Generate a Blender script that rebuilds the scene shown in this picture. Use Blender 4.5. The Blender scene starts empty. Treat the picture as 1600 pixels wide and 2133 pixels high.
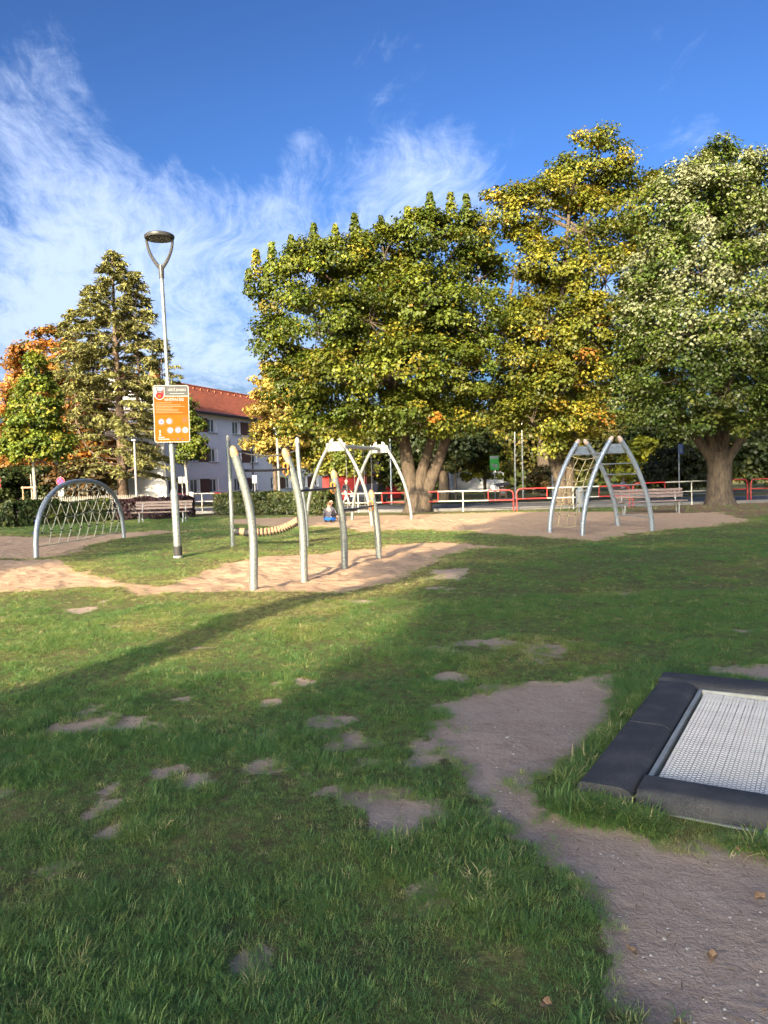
import bpy, math, random
import numpy as np
from mathutils import Vector, Matrix

R = math.radians
rng = np.random.default_rng(7)
SHADE_SEED = 1
random.seed(7)
S = bpy.context.scene
COL = S.collection

# ------------------------------------------------------------------ camera
CAM_H, F = 1.6, 1603.0
pit, rol = math.atan(0.0462), 0.03
_f = np.array([0, math.cos(pit), -math.sin(pit)])
_u0 = np.array([0, math.sin(pit), math.cos(pit)])
_r0 = np.array([1.0, 0, 0])
_R = math.cos(rol) * _r0 - math.sin(rol) * _u0
_U = math.sin(rol) * _r0 + math.cos(rol) * _u0
cd = bpy.data.cameras.new('camera')
cam = bpy.data.objects.new('camera', cd)
COL.objects.link(cam)
cd.sensor_fit = 'HORIZONTAL'
cd.sensor_width = 36.0
cd.lens = 36.0 * F / 1600.0
cd.clip_start, cd.clip_end = 0.05, 3000
M = Matrix(((_R[0], _U[0], -_f[0], 0), (_R[1], _U[1], -_f[1], 0), (_R[2], _U[2], -_f[2], CAM_H), (0, 0, 0, 1)))
cam.matrix_world = M
S.camera = cam

# ------------------------------------------------------------------ light
SUN_AZ, SUN_EL = 201.0, 21.0          # degrees clockwise from +Y, where the sun stands
SKY_STRENGTH, SUN_STRENGTH, EXPOSURE = 0.15, 4.2, 1.66
SKY_TINT, SKY_GAMMA = (0.785, 0.855, 0.91), 1.75
S.view_settings.view_transform = 'Standard'
S.view_settings.look = 'None'
S.view_settings.gamma = 1.0
S.view_settings.exposure = EXPOSURE
S.view_settings.use_curve_mapping = False
sl = bpy.data.lights.new('sun', 'SUN')
sl.energy = SUN_STRENGTH
sl.angle = R(0.6)
sl.color = (1.0, 0.80, 0.52)
so = bpy.data.objects.new('sun', sl)
COL.objects.link(so)
_sd = Vector((math.sin(R(SUN_AZ)) * math.cos(R(SUN_EL)), math.cos(R(SUN_AZ)) * math.cos(R(SUN_EL)), math.sin(R(SUN_EL))))
so.rotation_mode = 'QUATERNION'
so.rotation_quaternion = (-_sd).to_track_quat('-Z', 'Y')
so.location = _sd * 60


class NT:
    """small helper to write node trees"""
    def __init__(s, tree): s.t = tree; s.n = tree.nodes; s.l = tree.links
    def add(s, typ, **kw):
        n = s.n.new(typ)
        for k, v in kw.items():
            if k == 'inp':
                for kk, vv in v.items():
                    if isinstance(vv, bpy.types.NodeSocket): s.l.new(vv, n.inputs[kk])
                    else: n.inputs[kk].default_value = vv
            else: setattr(n, k, v)
        return n
    def math(s, op, a, b=0.0, c=None, clamp=False):
        d = {0: a, 1: b}
        if c is not None: d[2] = c
        return s.add('ShaderNodeMath', operation=op, use_clamp=clamp, inp=d).outputs[0]
    def vmath(s, op, a, b=(0, 0, 0)):
        n = s.add('ShaderNodeVectorMath', operation=op, inp={0: a, 1: b})
        return n.outputs['Value'] if op in ('DOT_PRODUCT', 'LENGTH', 'DISTANCE') else n.outputs[0]
    def noise(s, vec, scale, detail=4, rough=0.55, dist=0.0):
        d = {'Scale': scale, 'Detail': detail, 'Roughness': rough, 'Distortion': dist}
        if vec is not None: d['Vector'] = vec
        return s.add('ShaderNodeTexNoise', inp=d).outputs[0]
    def ramp(s, fac, stops, interp='LINEAR'):
        n = s.add('ShaderNodeValToRGB', inp={0: fac})
        cr = n.color_ramp
        cr.interpolation = interp
        while len(cr.elements) < len(stops): cr.elements.new(0.5)
        for e, (p, c) in zip(cr.elements, stops):
            e.position = p
            e.color = c if len(c) == 4 else (*c, 1)
        return n.outputs[0]
    def mix(s, fac, a, b, blend='MIX'):
        n = s.add('ShaderNodeMix', data_type='RGBA', blend_type=blend)
        for k, v in ((0, fac), (6, a), (7, b)):
            if isinstance(v, bpy.types.NodeSocket): s.l.new(v, n.inputs[k])
            else: n.inputs[k].default_value = v if k == 0 or len(v) == 4 else (*v, 1)
        return n.outputs[2]
    def smooth(s, x, lo, hi):
        return s.add('ShaderNodeMapRange', interpolation_type='SMOOTHSTEP', inp={0: x, 1: lo, 2: hi, 3: 0.0, 4: 1.0}).outputs[0]


def pix_dir(px, py):
    d = _f + _R * (px - 800) / F + _U * (1066.5 - py) / F
    return d / np.linalg.norm(d)


world = bpy.data.worlds.new('World')
S.world = world
world.use_nodes = True
w = NT(world.node_tree)
w.n.clear()
sky = w.add('ShaderNodeTexSky', sky_type='NISHITA', sun_disc=False, sun_elevation=R(SUN_EL), sun_rotation=R(SUN_AZ),
            altitude=300.0, air_density=1.0, dust_density=6.0, ozone_density=2.5)
tc = w.add('ShaderNodeTexCoord').outputs['Generated']
sep = w.add('ShaderNodeSeparateXYZ', inp={0: tc})
den = w.math('MAXIMUM', w.math('ADD', sep.outputs[2], 0.10), 0.03)
pu, pv = w.math('DIVIDE', sep.outputs[0], den), w.math('DIVIDE', sep.outputs[1], den)
a0 = R(-14)
along = w.math('ADD', w.math('MULTIPLY', pu, math.sin(a0)), w.math('MULTIPLY', pv, math.cos(a0)))
across = w.math('SUBTRACT', w.math('MULTIPLY', pu, math.cos(a0)), w.math('MULTIPLY', pv, math.sin(a0)))
cvec = w.add('ShaderNodeCombineXYZ', inp={0: across, 1: along, 2: 3.7}).outputs[0]
warp = w.add('ShaderNodeTexNoise', inp={'Vector': cvec, 'Scale': 1.1, 'Detail': 4.0}).outputs[1]
cw = w.vmath('ADD', cvec, w.vmath('MULTIPLY', w.vmath('SUBTRACT', warp, (0.5, 0.5, 0.5)), (0.45, 0.45, 0)))
streak = w.noise(w.vmath('MULTIPLY', cw, (3.4, 0.55, 1.0)), 2.2, 9, 0.68, 0.3)
puff = w.noise(w.vmath('MULTIPLY', cw, (1.7, 1.0, 1.0)), 3.8, 9, 0.7, 0.4)
bank = w.noise(cvec, 0.42, 2, 0.5)
elv = sep.outputs[2]
low = w.math('SUBTRACT', 1.0, w.smooth(elv, 0.15, 0.36))
cover = w.math('ADD', w.math('MULTIPLY', low, 0.20), w.math('MULTIPLY', bank, 0.55))
for (px, py, k, amp) in ((20, 180, 160, 0.20), (150, 380, 90, 0.14), (300, 440, 90, 0.16), (460, 430, 110, 0.17), (120, 520, 90, 0.14), (600, 560, 80, 0.10),
                         (660, 410, 130, 0.20), (830, 350, 130, 0.21), (930, 400, 130, 0.22), (1020, 370, 160, 0.14), (500, 640, 120, 0.06), (60, 640, 120, 0.08), (420, 760, 260, 0.10), (330, 260, 90, -0.10),
                         (632, 296, 1500, 0.17), (1250, 100, 12, -0.12), (1480, 320, 120, 0.15), (520, 200, 60, -0.10),
                         (385, 150, 260, 0.15), (400, 30, 260, 0.10), (730, 110, 260, 0.19), (1150, 120, 200, 0.23), (860, 90, 260, 0.18), (1400, 60, 200, 0.22), (1430, 330, 200, 0.12), (200, 60, 300, 0.12)):
    d = pix_dir(px, py)
    dt = w.vmath('DOT_PRODUCT', tc, tuple(d))
    g = w.math('POWER', 2.718, w.math('MULTIPLY', w.math('SUBTRACT', dt, 1.0), float(k) * 2))
    cover = w.math('ADD', cover, w.math('MULTIPLY', g, amp))
fibre = w.noise(w.vmath('MULTIPLY', cw, (7.0, 1.4, 1.0)), 2.4, 7, 0.7, 0.5)
wisp = w.noise(w.vmath('MULTIPLY', cw, (2.2, 1.5, 1.0)), 6.0, 7, 0.7, 0.6)
tex = w.math('ADD', w.math('MULTIPLY', streak, 0.36), w.math('ADD', w.math('MULTIPLY', puff, 0.32), w.math('ADD', w.math('MULTIPLY', fibre, 0.22), w.math('MULTIPLY', wisp, 0.16))))
dens = w.smooth(w.math('ADD', tex, cover), 0.91, 1.25)
dens = w.math('MULTIPLY', dens, 0.68)
tint = w.mix(1.0, w.mix(1.0, sky.outputs[0], (0.20, 0.20, 0.20), 'MULTIPLY'), SKY_TINT, 'MULTIPLY')
gam = w.add('ShaderNodeGamma', inp={0: tint, 1: SKY_GAMMA}).outputs[0]
hsv = w.mix(1.0, w.mix(1.0, gam, (4.2, 4.2, 4.2), 'MULTIPLY'), w.mix(w.smooth(elv, -0.05, 0.42), (0.62, 0.66, 0.74), (1, 1, 1)), 'MULTIPLY')
cloudc = w.mix(w.smooth(elv, 0.0, 0.5), (2.0, 2.35, 3.1), (2.2, 2.55, 3.3))
skyc = w.mix(dens, hsv, cloudc)
bg = w.add('ShaderNodeBackground', inp={'Color': skyc, 'Strength': SKY_STRENGTH})
wo = w.add('ShaderNodeOutputWorld')
w.l.new(bg.outputs[0], wo.inputs[0])

# ------------------------------------------------------------------ helpers


def G(px, py, z=0.0):
    """ground point seen at a pixel of the photograph"""
    d = _f + _R * (px - 800) / F + _U * (1066.5 - py) / F
    t = (z - CAM_H) / d[2]
    return np.array([0, 0, CAM_H]) + d * t


def W(px, py, Y):
    d = _f + _R * (px - 800) / F + _U * (1066.5 - py) / F
    return np.array([0, 0, CAM_H]) + d * (Y / d[1])


def _hash(ix, iy, seed):
    n = (ix * 374761393 + iy * 668265263 + seed * 2147483647) & 0xFFFFFFFF
    n = ((n ^ (n >> 13)) * 1274126177) & 0xFFFFFFFF
    return ((n ^ (n >> 16)) & 0xFFFF) / 65535.0


def vnoise(x, y, seed=0):
    x = np.asarray(x, float); y = np.asarray(y, float)
    ix = np.floor(x).astype(np.int64); iy = np.floor(y).astype(np.int64)
    fx = x - ix; fy = y - iy
    fx = fx * fx * (3 - 2 * fx); fy = fy * fy * (3 - 2 * fy)
    a = _hash(ix, iy, seed); b = _hash(ix + 1, iy, seed); c = _hash(ix, iy + 1, seed); d = _hash(ix + 1, iy + 1, seed)
    return (a * (1 - fx) + b * fx) * (1 - fy) + (c * (1 - fx) + d * fx) * fy


def fbm(x, y, seed=0, oct=4):
    s = 0; a = 0.5; t = 0
    for o in range(oct):
        s = s + a * vnoise(x * 2 ** o, y * 2 ** o, seed + o * 17); t += a; a *= 0.5
    return s / t


def sst(x, lo, hi):
    t = np.clip((x - lo) / (hi - lo), 0, 1)
    return t * t * (3 - 2 * t)


def poly_sd(x, y, poly):
    """signed distance to a polygon, positive inside"""
    P = np.asarray(poly, float)
    d = np.full(x.shape, 1e9); ins = np.zeros(x.shape, bool)
    for i in range(len(P)):
        a, b = P[i], P[(i + 1) % len(P)]
        e = b - a
        t = np.clip(((x - a[0]) * e[0] + (y - a[1]) * e[1]) / max(e @ e, 1e-9), 0, 1)
        d = np.minimum(d, np.hypot(x - a[0] - t * e[0], y - a[1] - t * e[1]))
        c = (a[1] > y) != (b[1] > y)
        with np.errstate(divide='ignore', invalid='ignore'):
            ins ^= c & (x < (b[0] - a[0]) * (y - a[1]) / (b[1] - a[1] if b[1] != a[1] else 1e-12) + a[0])
    return np.where(ins, d, -d)


def ground_poly(pts):
    return [G(px, py)[:2] for px, py in pts]


class MB:
    def __init__(s): s.v = []; s.f = []
    def add(s, vs, fs):
        o = len(s.v); s.v += [tuple(map(float, p)) for p in vs]; s.f += [tuple(i + o for i in f) for f in fs]; return s
    def box(s, c, size, rot=None):
        hx, hy, hz = size[0] / 2, size[1] / 2, size[2] / 2
        vs = [Vector((x, y, z)) for z in (-hz, hz) for y in (-hy, hy) for x in (-hx, hx)]
        if rot is not None:
            if not isinstance(rot, Matrix): rot = Matrix.Rotation(rot, 3, 'Z')
            vs = [rot @ p for p in vs]
        c = Vector(c)
        return s.add([p + c for p in vs], [(0, 2, 3, 1), (4, 5, 7, 6), (0, 1, 5, 4), (2, 6, 7, 3), (0, 4, 6, 2), (1, 3, 7, 5)])
    def cbox(s, c, size, b=0.01, rot=None):
        """box with chamfered long edges seen from every side"""
        hx, hy, hz = size[0] / 2, size[1] / 2, size[2] / 2
        b = min(b, hx * .6, hy * .6, hz * .6)
        vs = []
        for z, k in ((-hz, b), (-hz + b, 0), (hz - b, 0), (hz, b)):
            x, y = hx - k, hy - k
            c2 = b * .6 if k == 0 else b * .5
            vs += [Vector(p) for p in ((-x + c2, -y, z), (x - c2, -y, z), (x, -y + c2, z), (x, y - c2, z), (x - c2, y, z), (-x + c2, y, z), (-x, y - c2, z), (-x, -y + c2, z))]
        if rot is not None:
            if not isinstance(rot, Matrix): rot = Matrix.Rotation(rot, 3, 'Z')
            vs = [rot @ p for p in vs]
        c = Vector(c)
        fs = [tuple(range(7, -1, -1)), tuple(range(24, 32))]
        for r in range(3):
            for i in range(8):
                j = (i + 1) % 8
                fs.append((r * 8 + i, r * 8 + j, r * 8 + 8 + j, r * 8 + 8 + i))
        return s.add([p + c for p in vs], fs)
    def tube(s, pts, r, n=8, caps=True, flat=1.0):
        pts = [Vector(p) for p in pts]
        m = len(pts)
        rs = [r] * m if not hasattr(r, '__len__') else list(r)
        T = []
        for i in range(m):
            d = pts[min(i + 1, m - 1)] - pts[max(i - 1, 0)]
            T.append(d.normalized() if d.length > 1e-9 else Vector((0, 0, 1)))
        up = Vector((0, 0, 1)) if abs(T[0].z) < 0.9 else Vector((1, 0, 0))
        nx = T[0].cross(up).normalized()
        vs = []
        for i in range(m):
            nx = (nx - T[i] * nx.dot(T[i]))
            nx = nx.normalized() if nx.length > 1e-6 else T[i].orthogonal().normalized()
            ny = T[i].cross(nx)
            for k in range(n):
                a = 2 * math.pi * k / n
                vs.append(pts[i] + (nx * math.cos(a) + ny * math.sin(a) * flat) * rs[i])
        fs = []
        for i in range(m - 1):
            for k in range(n):
                k2 = (k + 1) % n
                fs.append((i * n + k, i * n + k2, (i + 1) * n + k2, (i + 1) * n + k))
        if caps:
            fs.append(tuple(range(n - 1, -1, -1))); fs.append(tuple((m - 1) * n + k for k in range(n)))
        return s.add(vs, fs)
    def lathe(s, prof, c=(0, 0, 0), n=16, axis=None):
        vs = []; c = Vector(c)
        q = Vector((0, 0, 1)).rotation_difference(Vector(axis)) if axis is not None else None
        for r, z in prof:
            for k in range(n):
                a = 2 * math.pi * k / n
                p = Vector((r * math.cos(a), r * math.sin(a), z))
                vs.append((q @ p if q else p) + c)
        fs = []
        for i in range(len(prof) - 1):
            for k in range(n):
                k2 = (k + 1) % n
                fs.append((i * n + k, i * n + k2, (i + 1) * n + k2, (i + 1) * n + k))
        fs.append(tuple(range(n - 1, -1, -1))); fs.append(tuple((len(prof) - 1) * n + k for k in range(n)))
        return s.add(vs, fs)
    def plate(s, poly, y0, y1):
        """polygon in the XZ plane given thickness along Y"""
        n = len(poly)
        vs = [(x, y0, z) for x, z in poly] + [(x, y1, z) for x, z in poly]
        fs = [tuple(range(n)), tuple(range(2 * n - 1, n - 1, -1))]
        for i in range(n):
            j = (i + 1) % n
            fs.append((i, n + i, n + j, j))
        return s.add(vs, fs)
    def prism(s, poly, z0, z1):
        n = len(poly)
        vs = [(x, y, z0) for x, y in poly] + [(x, y, z1) for x, y in poly]
        fs = [tuple(range(n - 1, -1, -1)), tuple(range(n, 2 * n))]
        for i in range(n):
            j = (i + 1) % n
            fs.append((i, j, n + j, n + i))
        return s.add(vs, fs)
    def mesh(s, name, m=None, smooth=False):
        me = bpy.data.meshes.new(name)
        me.from_pydata(s.v, [], s.f)
        me.update()
        if m: me.materials.append(m)
        if smooth:
            me.polygons.foreach_set('use_smooth', np.ones(len(me.polygons), bool))
            try: me.set_sharp_from_angle(angle=R(smooth if smooth is not True else 40))
            except Exception: pass
        return me
    def build(s, name, m, parent=None, smooth=False, kind=None):
        o = bpy.data.objects.new(name, s.mesh(name, m, smooth))
        COL.objects.link(o)
        if parent is not None: o.parent = parent
        if kind: o['kind'] = kind
        return o


def link(name, me, parent=None, loc=(0, 0, 0), rot=(0, 0, 0), scale=None):
    o = bpy.data.objects.new(name, me)
    COL.objects.link(o)
    o.location = loc; o.rotation_euler = rot
    if scale is not None: o.scale = scale
    if parent is not None: o.parent = parent
    return o


def tag(o, label, cat, group=None):
    o['label'] = label; o['category'] = cat
    if group: o['group'] = group
    return o


def thing(name, label, cat, loc=(0, 0, 0), rz=0.0, group=None):
    o = bpy.data.objects.new(name, None)
    o.empty_display_size = 0.2
    COL.objects.link(o)
    o.location = loc; o.rotation_euler = (0, 0, rz)
    return tag(o, label, cat, group)


def copy_tree(o, parent=None):
    c = o.copy(); COL.objects.link(c); c.parent = parent
    for ch in list(o.children): copy_tree(ch, c)
    return c


def bez(p0, p1, p2, n=8):
    p0, p1, p2 = Vector(p0), Vector(p1), Vector(p2)
    return [p0 * (1 - t) ** 2 + p1 * 2 * t * (1 - t) + p2 * t * t for t in [i / n for i in range(n + 1)]]


# ------------------------------------------------------------------ materials
MATS = {}


def pm(name, c1, c2=None, scale=8.0, rough=0.6, metal=0.0, bump=0.0, bscale=None, detail=5, lo=0.35, hi=0.65, spec=0.4, stretch=None, rvar=0.0):
    if name in MATS: return MATS[name]
    m = bpy.data.materials.new(name); m.use_nodes = True
    t = NT(m.node_tree)
    b = t.n['Principled BSDF']
    b.inputs['Roughness'].default_value = rough
    b.inputs['Metallic'].default_value = metal
    b.inputs['Specular IOR Level'].default_value = spec
    vec = t.add('ShaderNodeTexCoord').outputs['Object']
    if stretch: vec = t.vmath('MULTIPLY', vec, stretch)
    if c2 is None: c2 = tuple(x * 0.85 for x in c1)
    nz = t.noise(vec, scale, detail, 0.6)
    t.l.new(t.ramp(nz, [(lo, c1), (hi, c2)]), b.inputs['Base Color'])
    if rvar: t.l.new(t.math('ADD', rough - rvar / 2, t.math('MULTIPLY', nz, rvar)), b.inputs['Roughness'])
    if bump:
        bn = t.add('ShaderNodeBump', inp={'Strength': bump, 'Distance': 0.02, 'Height': t.noise(vec, bscale or scale * 3, 5, 0.65)})
        t.l.new(bn.outputs[0], b.inputs['Normal'])
    MATS[name] = m
    return m


def leaf_material(name, trans=0.35, rough=0.5, gloss=0.05):
    m = bpy.data.materials.new(name); m.use_nodes = True
    t = NT(m.node_tree); t.n.clear()
    at = t.add('ShaderNodeAttribute', attribute_name='col').outputs['Color']
    df = t.add('ShaderNodeBsdfDiffuse', inp={'Color': at})
    tr = t.add('ShaderNodeBsdfTranslucent', inp={'Color': t.mix(1.0, at, (1.25, 1.2, 0.6), 'MULTIPLY')})
    gl = t.add('ShaderNodeBsdfGlossy', inp={'Color': (1, 1, 1, 1), 'Roughness': rough})
    m1 = t.add('ShaderNodeMixShader', inp={0: trans, 1: df.outputs[0], 2: tr.outputs[0]})
    m2 = t.add('ShaderNodeMixShader', inp={0: gloss * .35, 1: m1.outputs[0], 2: gl.outputs[0]})
    o = t.add('ShaderNodeOutputMaterial')
    t.l.new(m2.outputs[0], o.inputs[0])
    return m


GALV = pm('galvanised_steel', (0.33, 0.36, 0.35), (0.22, 0.245, 0.245), 26, 0.38, 0.55, 0.06, 60, rvar=0.2, lo=0.4, hi=0.62)
GALVB = pm('blue_grey_steel', (0.34, 0.385, 0.43), (0.26, 0.30, 0.345), 22, 0.42, 0.4, 0.05, 60, rvar=0.2)
STEELW = pm('pale_painted_steel', (0.24, 0.245, 0.24), (0.18, 0.185, 0.185), 10, 0.45, 0.1)
ZINC = pm('dull_zinc', (0.36, 0.38, 0.39), (0.27, 0.29, 0.30), 14, 0.5, 0.4)
CAPM = pm('peach_plastic_cap', (0.42, 0.27, 0.15), (0.36, 0.22, 0.12), 14, 0.45)
CAPP = pm('pale_pink_plastic_cap', (0.62, 0.44, 0.35), (0.54, 0.37, 0.30), 14, 0.45)
CAPW = pm('off_white_plastic_cap', (0.45, 0.40, 0.33), (0.38, 0.34, 0.29), 14, 0.45)
BLACK = pm('black_rubber', (0.02, 0.02, 0.022), (0.035, 0.035, 0.037), 20, 0.7, bump=0.1)
DARKBAR = pm('dark_grey_bar', (0.07, 0.075, 0.09), (0.045, 0.048, 0.06), 20, 0.45, 0.2)
LAMPDK = pm('dark_grey_lamp_paint', (0.055, 0.055, 0.055), (0.04, 0.04, 0.042), 9, 0.4)
LENS = pm('grey_lamp_glass', (0.10, 0.095, 0.09), (0.07, 0.068, 0.065), 12, 0.25)
ORANGECLIP = pm('orange_plastic', (0.75, 0.30, 0.06), (0.62, 0.24, 0.05), 15, 0.4)
ROPE = pm('pale_yellow_rope', (0.46, 0.39, 0.23), (0.32, 0.27, 0.155), 60, 0.9, bump=0.4, bscale=120)
ROPEW = pm('off_white_rope', (0.46, 0.46, 0.35), (0.34, 0.34, 0.26), 60, 0.9, bump=0.4, bscale=120)
PLANK = pm('weathered_bench_wood', (0.23, 0.17, 0.145), (0.13, 0.10, 0.09), 7, 0.75, bump=0.25, stretch=(1.5, 9, 9))
PLANKR = pm('worn_brown_bench_wood', (0.24, 0.175, 0.15), (0.13, 0.095, 0.085), 7, 0.75, bump=0.25, stretch=(1.5, 9, 9))
LOGW = pm('pale_wood', (0.38, 0.24, 0.145), (0.26, 0.16, 0.10), 12, 0.8, bump=0.3)
BARK = pm('grey_brown_bark', (0.105, 0.080, 0.056), (0.042, 0.032, 0.025), 5, 0.95, bump=1.0, bscale=9, stretch=(2.4, 2.4, 0.7))
BARKP = pm('pale_bark', (0.36, 0.34, 0.30), (0.22, 0.21, 0.18), 8, 0.9, bump=0.4, stretch=(2, 2, 1))
BARKR = pm('reddish_conifer_bark', (0.13, 0.09, 0.062), (0.065, 0.046, 0.035), 6, 0.95, bump=0.9, bscale=10, stretch=(2.2, 2.2, 0.7))
REDP = pm('red_rail_paint', (0.40, 0.035, 0.032), (0.30, 0.024, 0.024), 6, 0.45)
WHITEP = pm('white_rail_paint', (0.48, 0.47, 0.42), (0.36, 0.35, 0.31), 5, 0.5)
WHITE = pm('white_plastic', (0.78, 0.78, 0.77), (0.70, 0.70, 0.70), 6, 0.4)
RUBBER = None
LEAFM = leaf_material('leaf')
LINDM = leaf_material('lime_leaf', 0.25, 0.45, 0.04)
NEEDM = leaf_material('needles', 0.12, 0.6, 0.02)

# ------------------------------------------------------------------ terrain
SAND_A = ground_poly([(-260, 1165), (0, 1165), (120, 1165), (150, 1187), (225, 1202), (280, 1217), (350, 1220), (400, 1197), (450, 1175), (520, 1162), (625, 1152),
                      (780, 1143), (812, 1134), (936, 1130), (1060, 1138), (970, 1142), (925, 1157), (885, 1180), (840, 1202), (756, 1219), (700, 1229), (520, 1231),
                      (425, 1234), (350, 1237), (285, 1242), (270, 1222), (175, 1220), (75, 1232), (-260, 1237)])
SAND_B = ground_poly([(-260, 1117), (110, 1118), (250, 1112), (330, 1105), (400, 1106), (330, 1112), (270, 1119), (200, 1133), (150, 1150), (75, 1161), (-260, 1161)])
SAND_C = ground_poly([(480, 1082), (640, 1076), (860, 1072), (960, 1069), (1070, 1067), (1130, 1065), (1290, 1066), (1430, 1068), (1490, 1066), (1560, 1080), (1550, 1088),
                      (1400, 1102), (1330, 1111), (1225, 1125), (1150, 1118), (1100, 1117), (1010, 1109), (940, 1104), (850, 1103), (760, 1106), (700, 1101), (600, 1096), (490, 1091)])
DIRTS = [ground_poly(p) for p in (
    [(905, 1470), (960, 1445), (1060, 1425), (1160, 1418), (1260, 1405), (1300, 1435), (1285, 1500), (1235, 1560), (1200, 1605), (1120, 1625), (1090, 1650), (1125, 1675), (1200, 1715), (1120, 1790), (1030, 1710), (990, 1650), (960, 1605), (920, 1565), (905, 1520)],
    [(1030, 1670), (1120, 1690), (1280, 1712), (1360, 1745), (1500, 1755), (1640, 1740), (2200, 1760), (2300, 2500), (1480, 2350), (1400, 2200), (1385, 2110), (1310, 2060), (1290, 1950), (1260, 1880), (1210, 1840), (1150, 1800), (1110, 1740)],
    [(1480, 1400), (1540, 1382), (2000, 1365), (2000, 1420), (1600, 1415)],
    [(690, 1660), (760, 1640), (880, 1650), (960, 1690), (900, 1705), (800, 1700), (720, 1690)],
    [(165, 1490), (230, 1488), (240, 1510), (180, 1520)], [(870, 1840), (930, 1830), (960, 1860), (900, 1880)],
    [(530, 1590), (600, 1580), (620, 1605), (560, 1620)], [(510, 1965), (570, 1950), (580, 2010), (530, 2060)],
    [(480, 1520), (570, 1515), (590, 1535), (500, 1545)], [(75, 1810), (130, 1800), (120, 1840)], [(660, 1535), (760, 1520), (800, 1550), (700, 1565)],
    [(710, 1245), (770, 1248), (760, 1258), (715, 1256)], [(900, 1190), (970, 1186), (960, 1208), (905, 1206)], [(380, 1455), (430, 1440), (420, 1462)])]
LITTER = ground_poly([(1290, 1058), (1420, 1052), (1640, 1046), (1640, 1072), (1500, 1080), (1420, 1070), (1300, 1066)])


def masks(x, y, soft=False):
    """sand, bare earth, leaf litter, dryness at ground points"""
    jx = x + (fbm(x * 1.3, y * 1.3, 5) - .5) * np.clip(y * .035, .12, 1.2)
    jy = y + (fbm(x * 1.3, y * 1.3, 9) - .5) * np.clip(y * .035, .12, 1.2)
    jx = jx + (fbm(x * 6.5, y * 6.5, 31, 3) - .5) * .26
    jy = jy + (fbm(x * 6.5, y * 6.5, 37, 3) - .5) * .26
    sand = np.zeros_like(x)
    for P in (SAND_A, SAND_B, SAND_C):
        sand = np.maximum(sand, sst(poly_sd(jx, jy, P), -.22, .22))
    dirt = np.zeros_like(x)
    for i_, P in enumerate(DIRTS):
        dirt = np.maximum(dirt, (.86 if soft and i_ > 2 else 1.0) * sst(poly_sd(jx, jy, P), *((-.14, .16) if soft else (-.10, .06))))
    wear = np.exp(-(((x - .05) / .75) ** 2 + ((y - 4.3) / 1.1) ** 2)) + .5 * np.exp(-(((x + 1.4) / 1.2) ** 2 + ((y - 4.8) / 1.2) ** 2)) + .45 * np.exp(-(((x - 1.0) / 1.2) ** 2 + ((y - 7.5) / 1.2) ** 2)) + .35 * np.exp(-(((x - .7) / .9) ** 2 + ((y - 12) / 1.4) ** 2)) + .3 * np.exp(-(((x + 1.0) / .8) ** 2 + ((y - 2.7) / .5) ** 2))
    pn = fbm(x * 2.3, y * 2.0, 61, 4)
    patch = sst(pn, .715 - .22 * wear, .84 - .20 * wear) * sst(16 - y, 0, 4)
    dirt = np.maximum(dirt, patch * (.80 if soft else .85))
    lit = sst(poly_sd(jx, jy, LITTER), -.7, .7)
    sa = np.zeros_like(x)
    for P in (SAND_A, SAND_B, SAND_C):
        sa = np.maximum(sa, sst(poly_sd(jx, jy, P), -1.3, .1))
    dry = np.clip(sa * .8 + .75 * sst(fbm(x * .7, y * .7, 77, 3), .55, .75) + .35 * dirt, 0, 1)
    return sand, dirt, lit, dry


def hgt(x, y):
    x = np.asarray(x, float); y = np.asarray(y, float)
    near = 1 - sst(y, 27, 31)
    h = (fbm(x * .55, y * .55, 3, 3) - .5) * .09 * near + (fbm(x * 3.1, y * 3.1, 8, 3) - .5) * .03 * near
    h = h * sst(y, .5, 3) - .3 * sst(y, 43, 51)
    h = h * (1 - .8 * np.exp(-(((x - 1.9) / 1.6) ** 2 + ((y - 4.2) / 1.6) ** 2)))
    return h


ROADC = [(90, 36.2), (40, 36.4), (14, 36.4), (6, 36.6), (2, 37.3), (-3, 39.8), (-10, 43.4), (-20, 47.0), (-45, 52), (-90, 60)]


def off_line(pts, d):
    out = []
    for i in range(len(pts)):
        a = np.array(pts[max(i - 1, 0)]); b = np.array(pts[min(i + 1, len(pts) - 1)])
        t = (b - a) / np.linalg.norm(b - a)
        out.append((pts[i][0] - t[1] * d, pts[i][1] + t[0] * d))
    return out


def axis(segs):
    out = [segs[0][0]]
    for a, b, st, g in segs:
        p, s_ = a, st
        while p < b - 1e-6:
            p = min(p + s_, b); s_ *= g
            out.append(p)
    return np.array(out)


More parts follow.
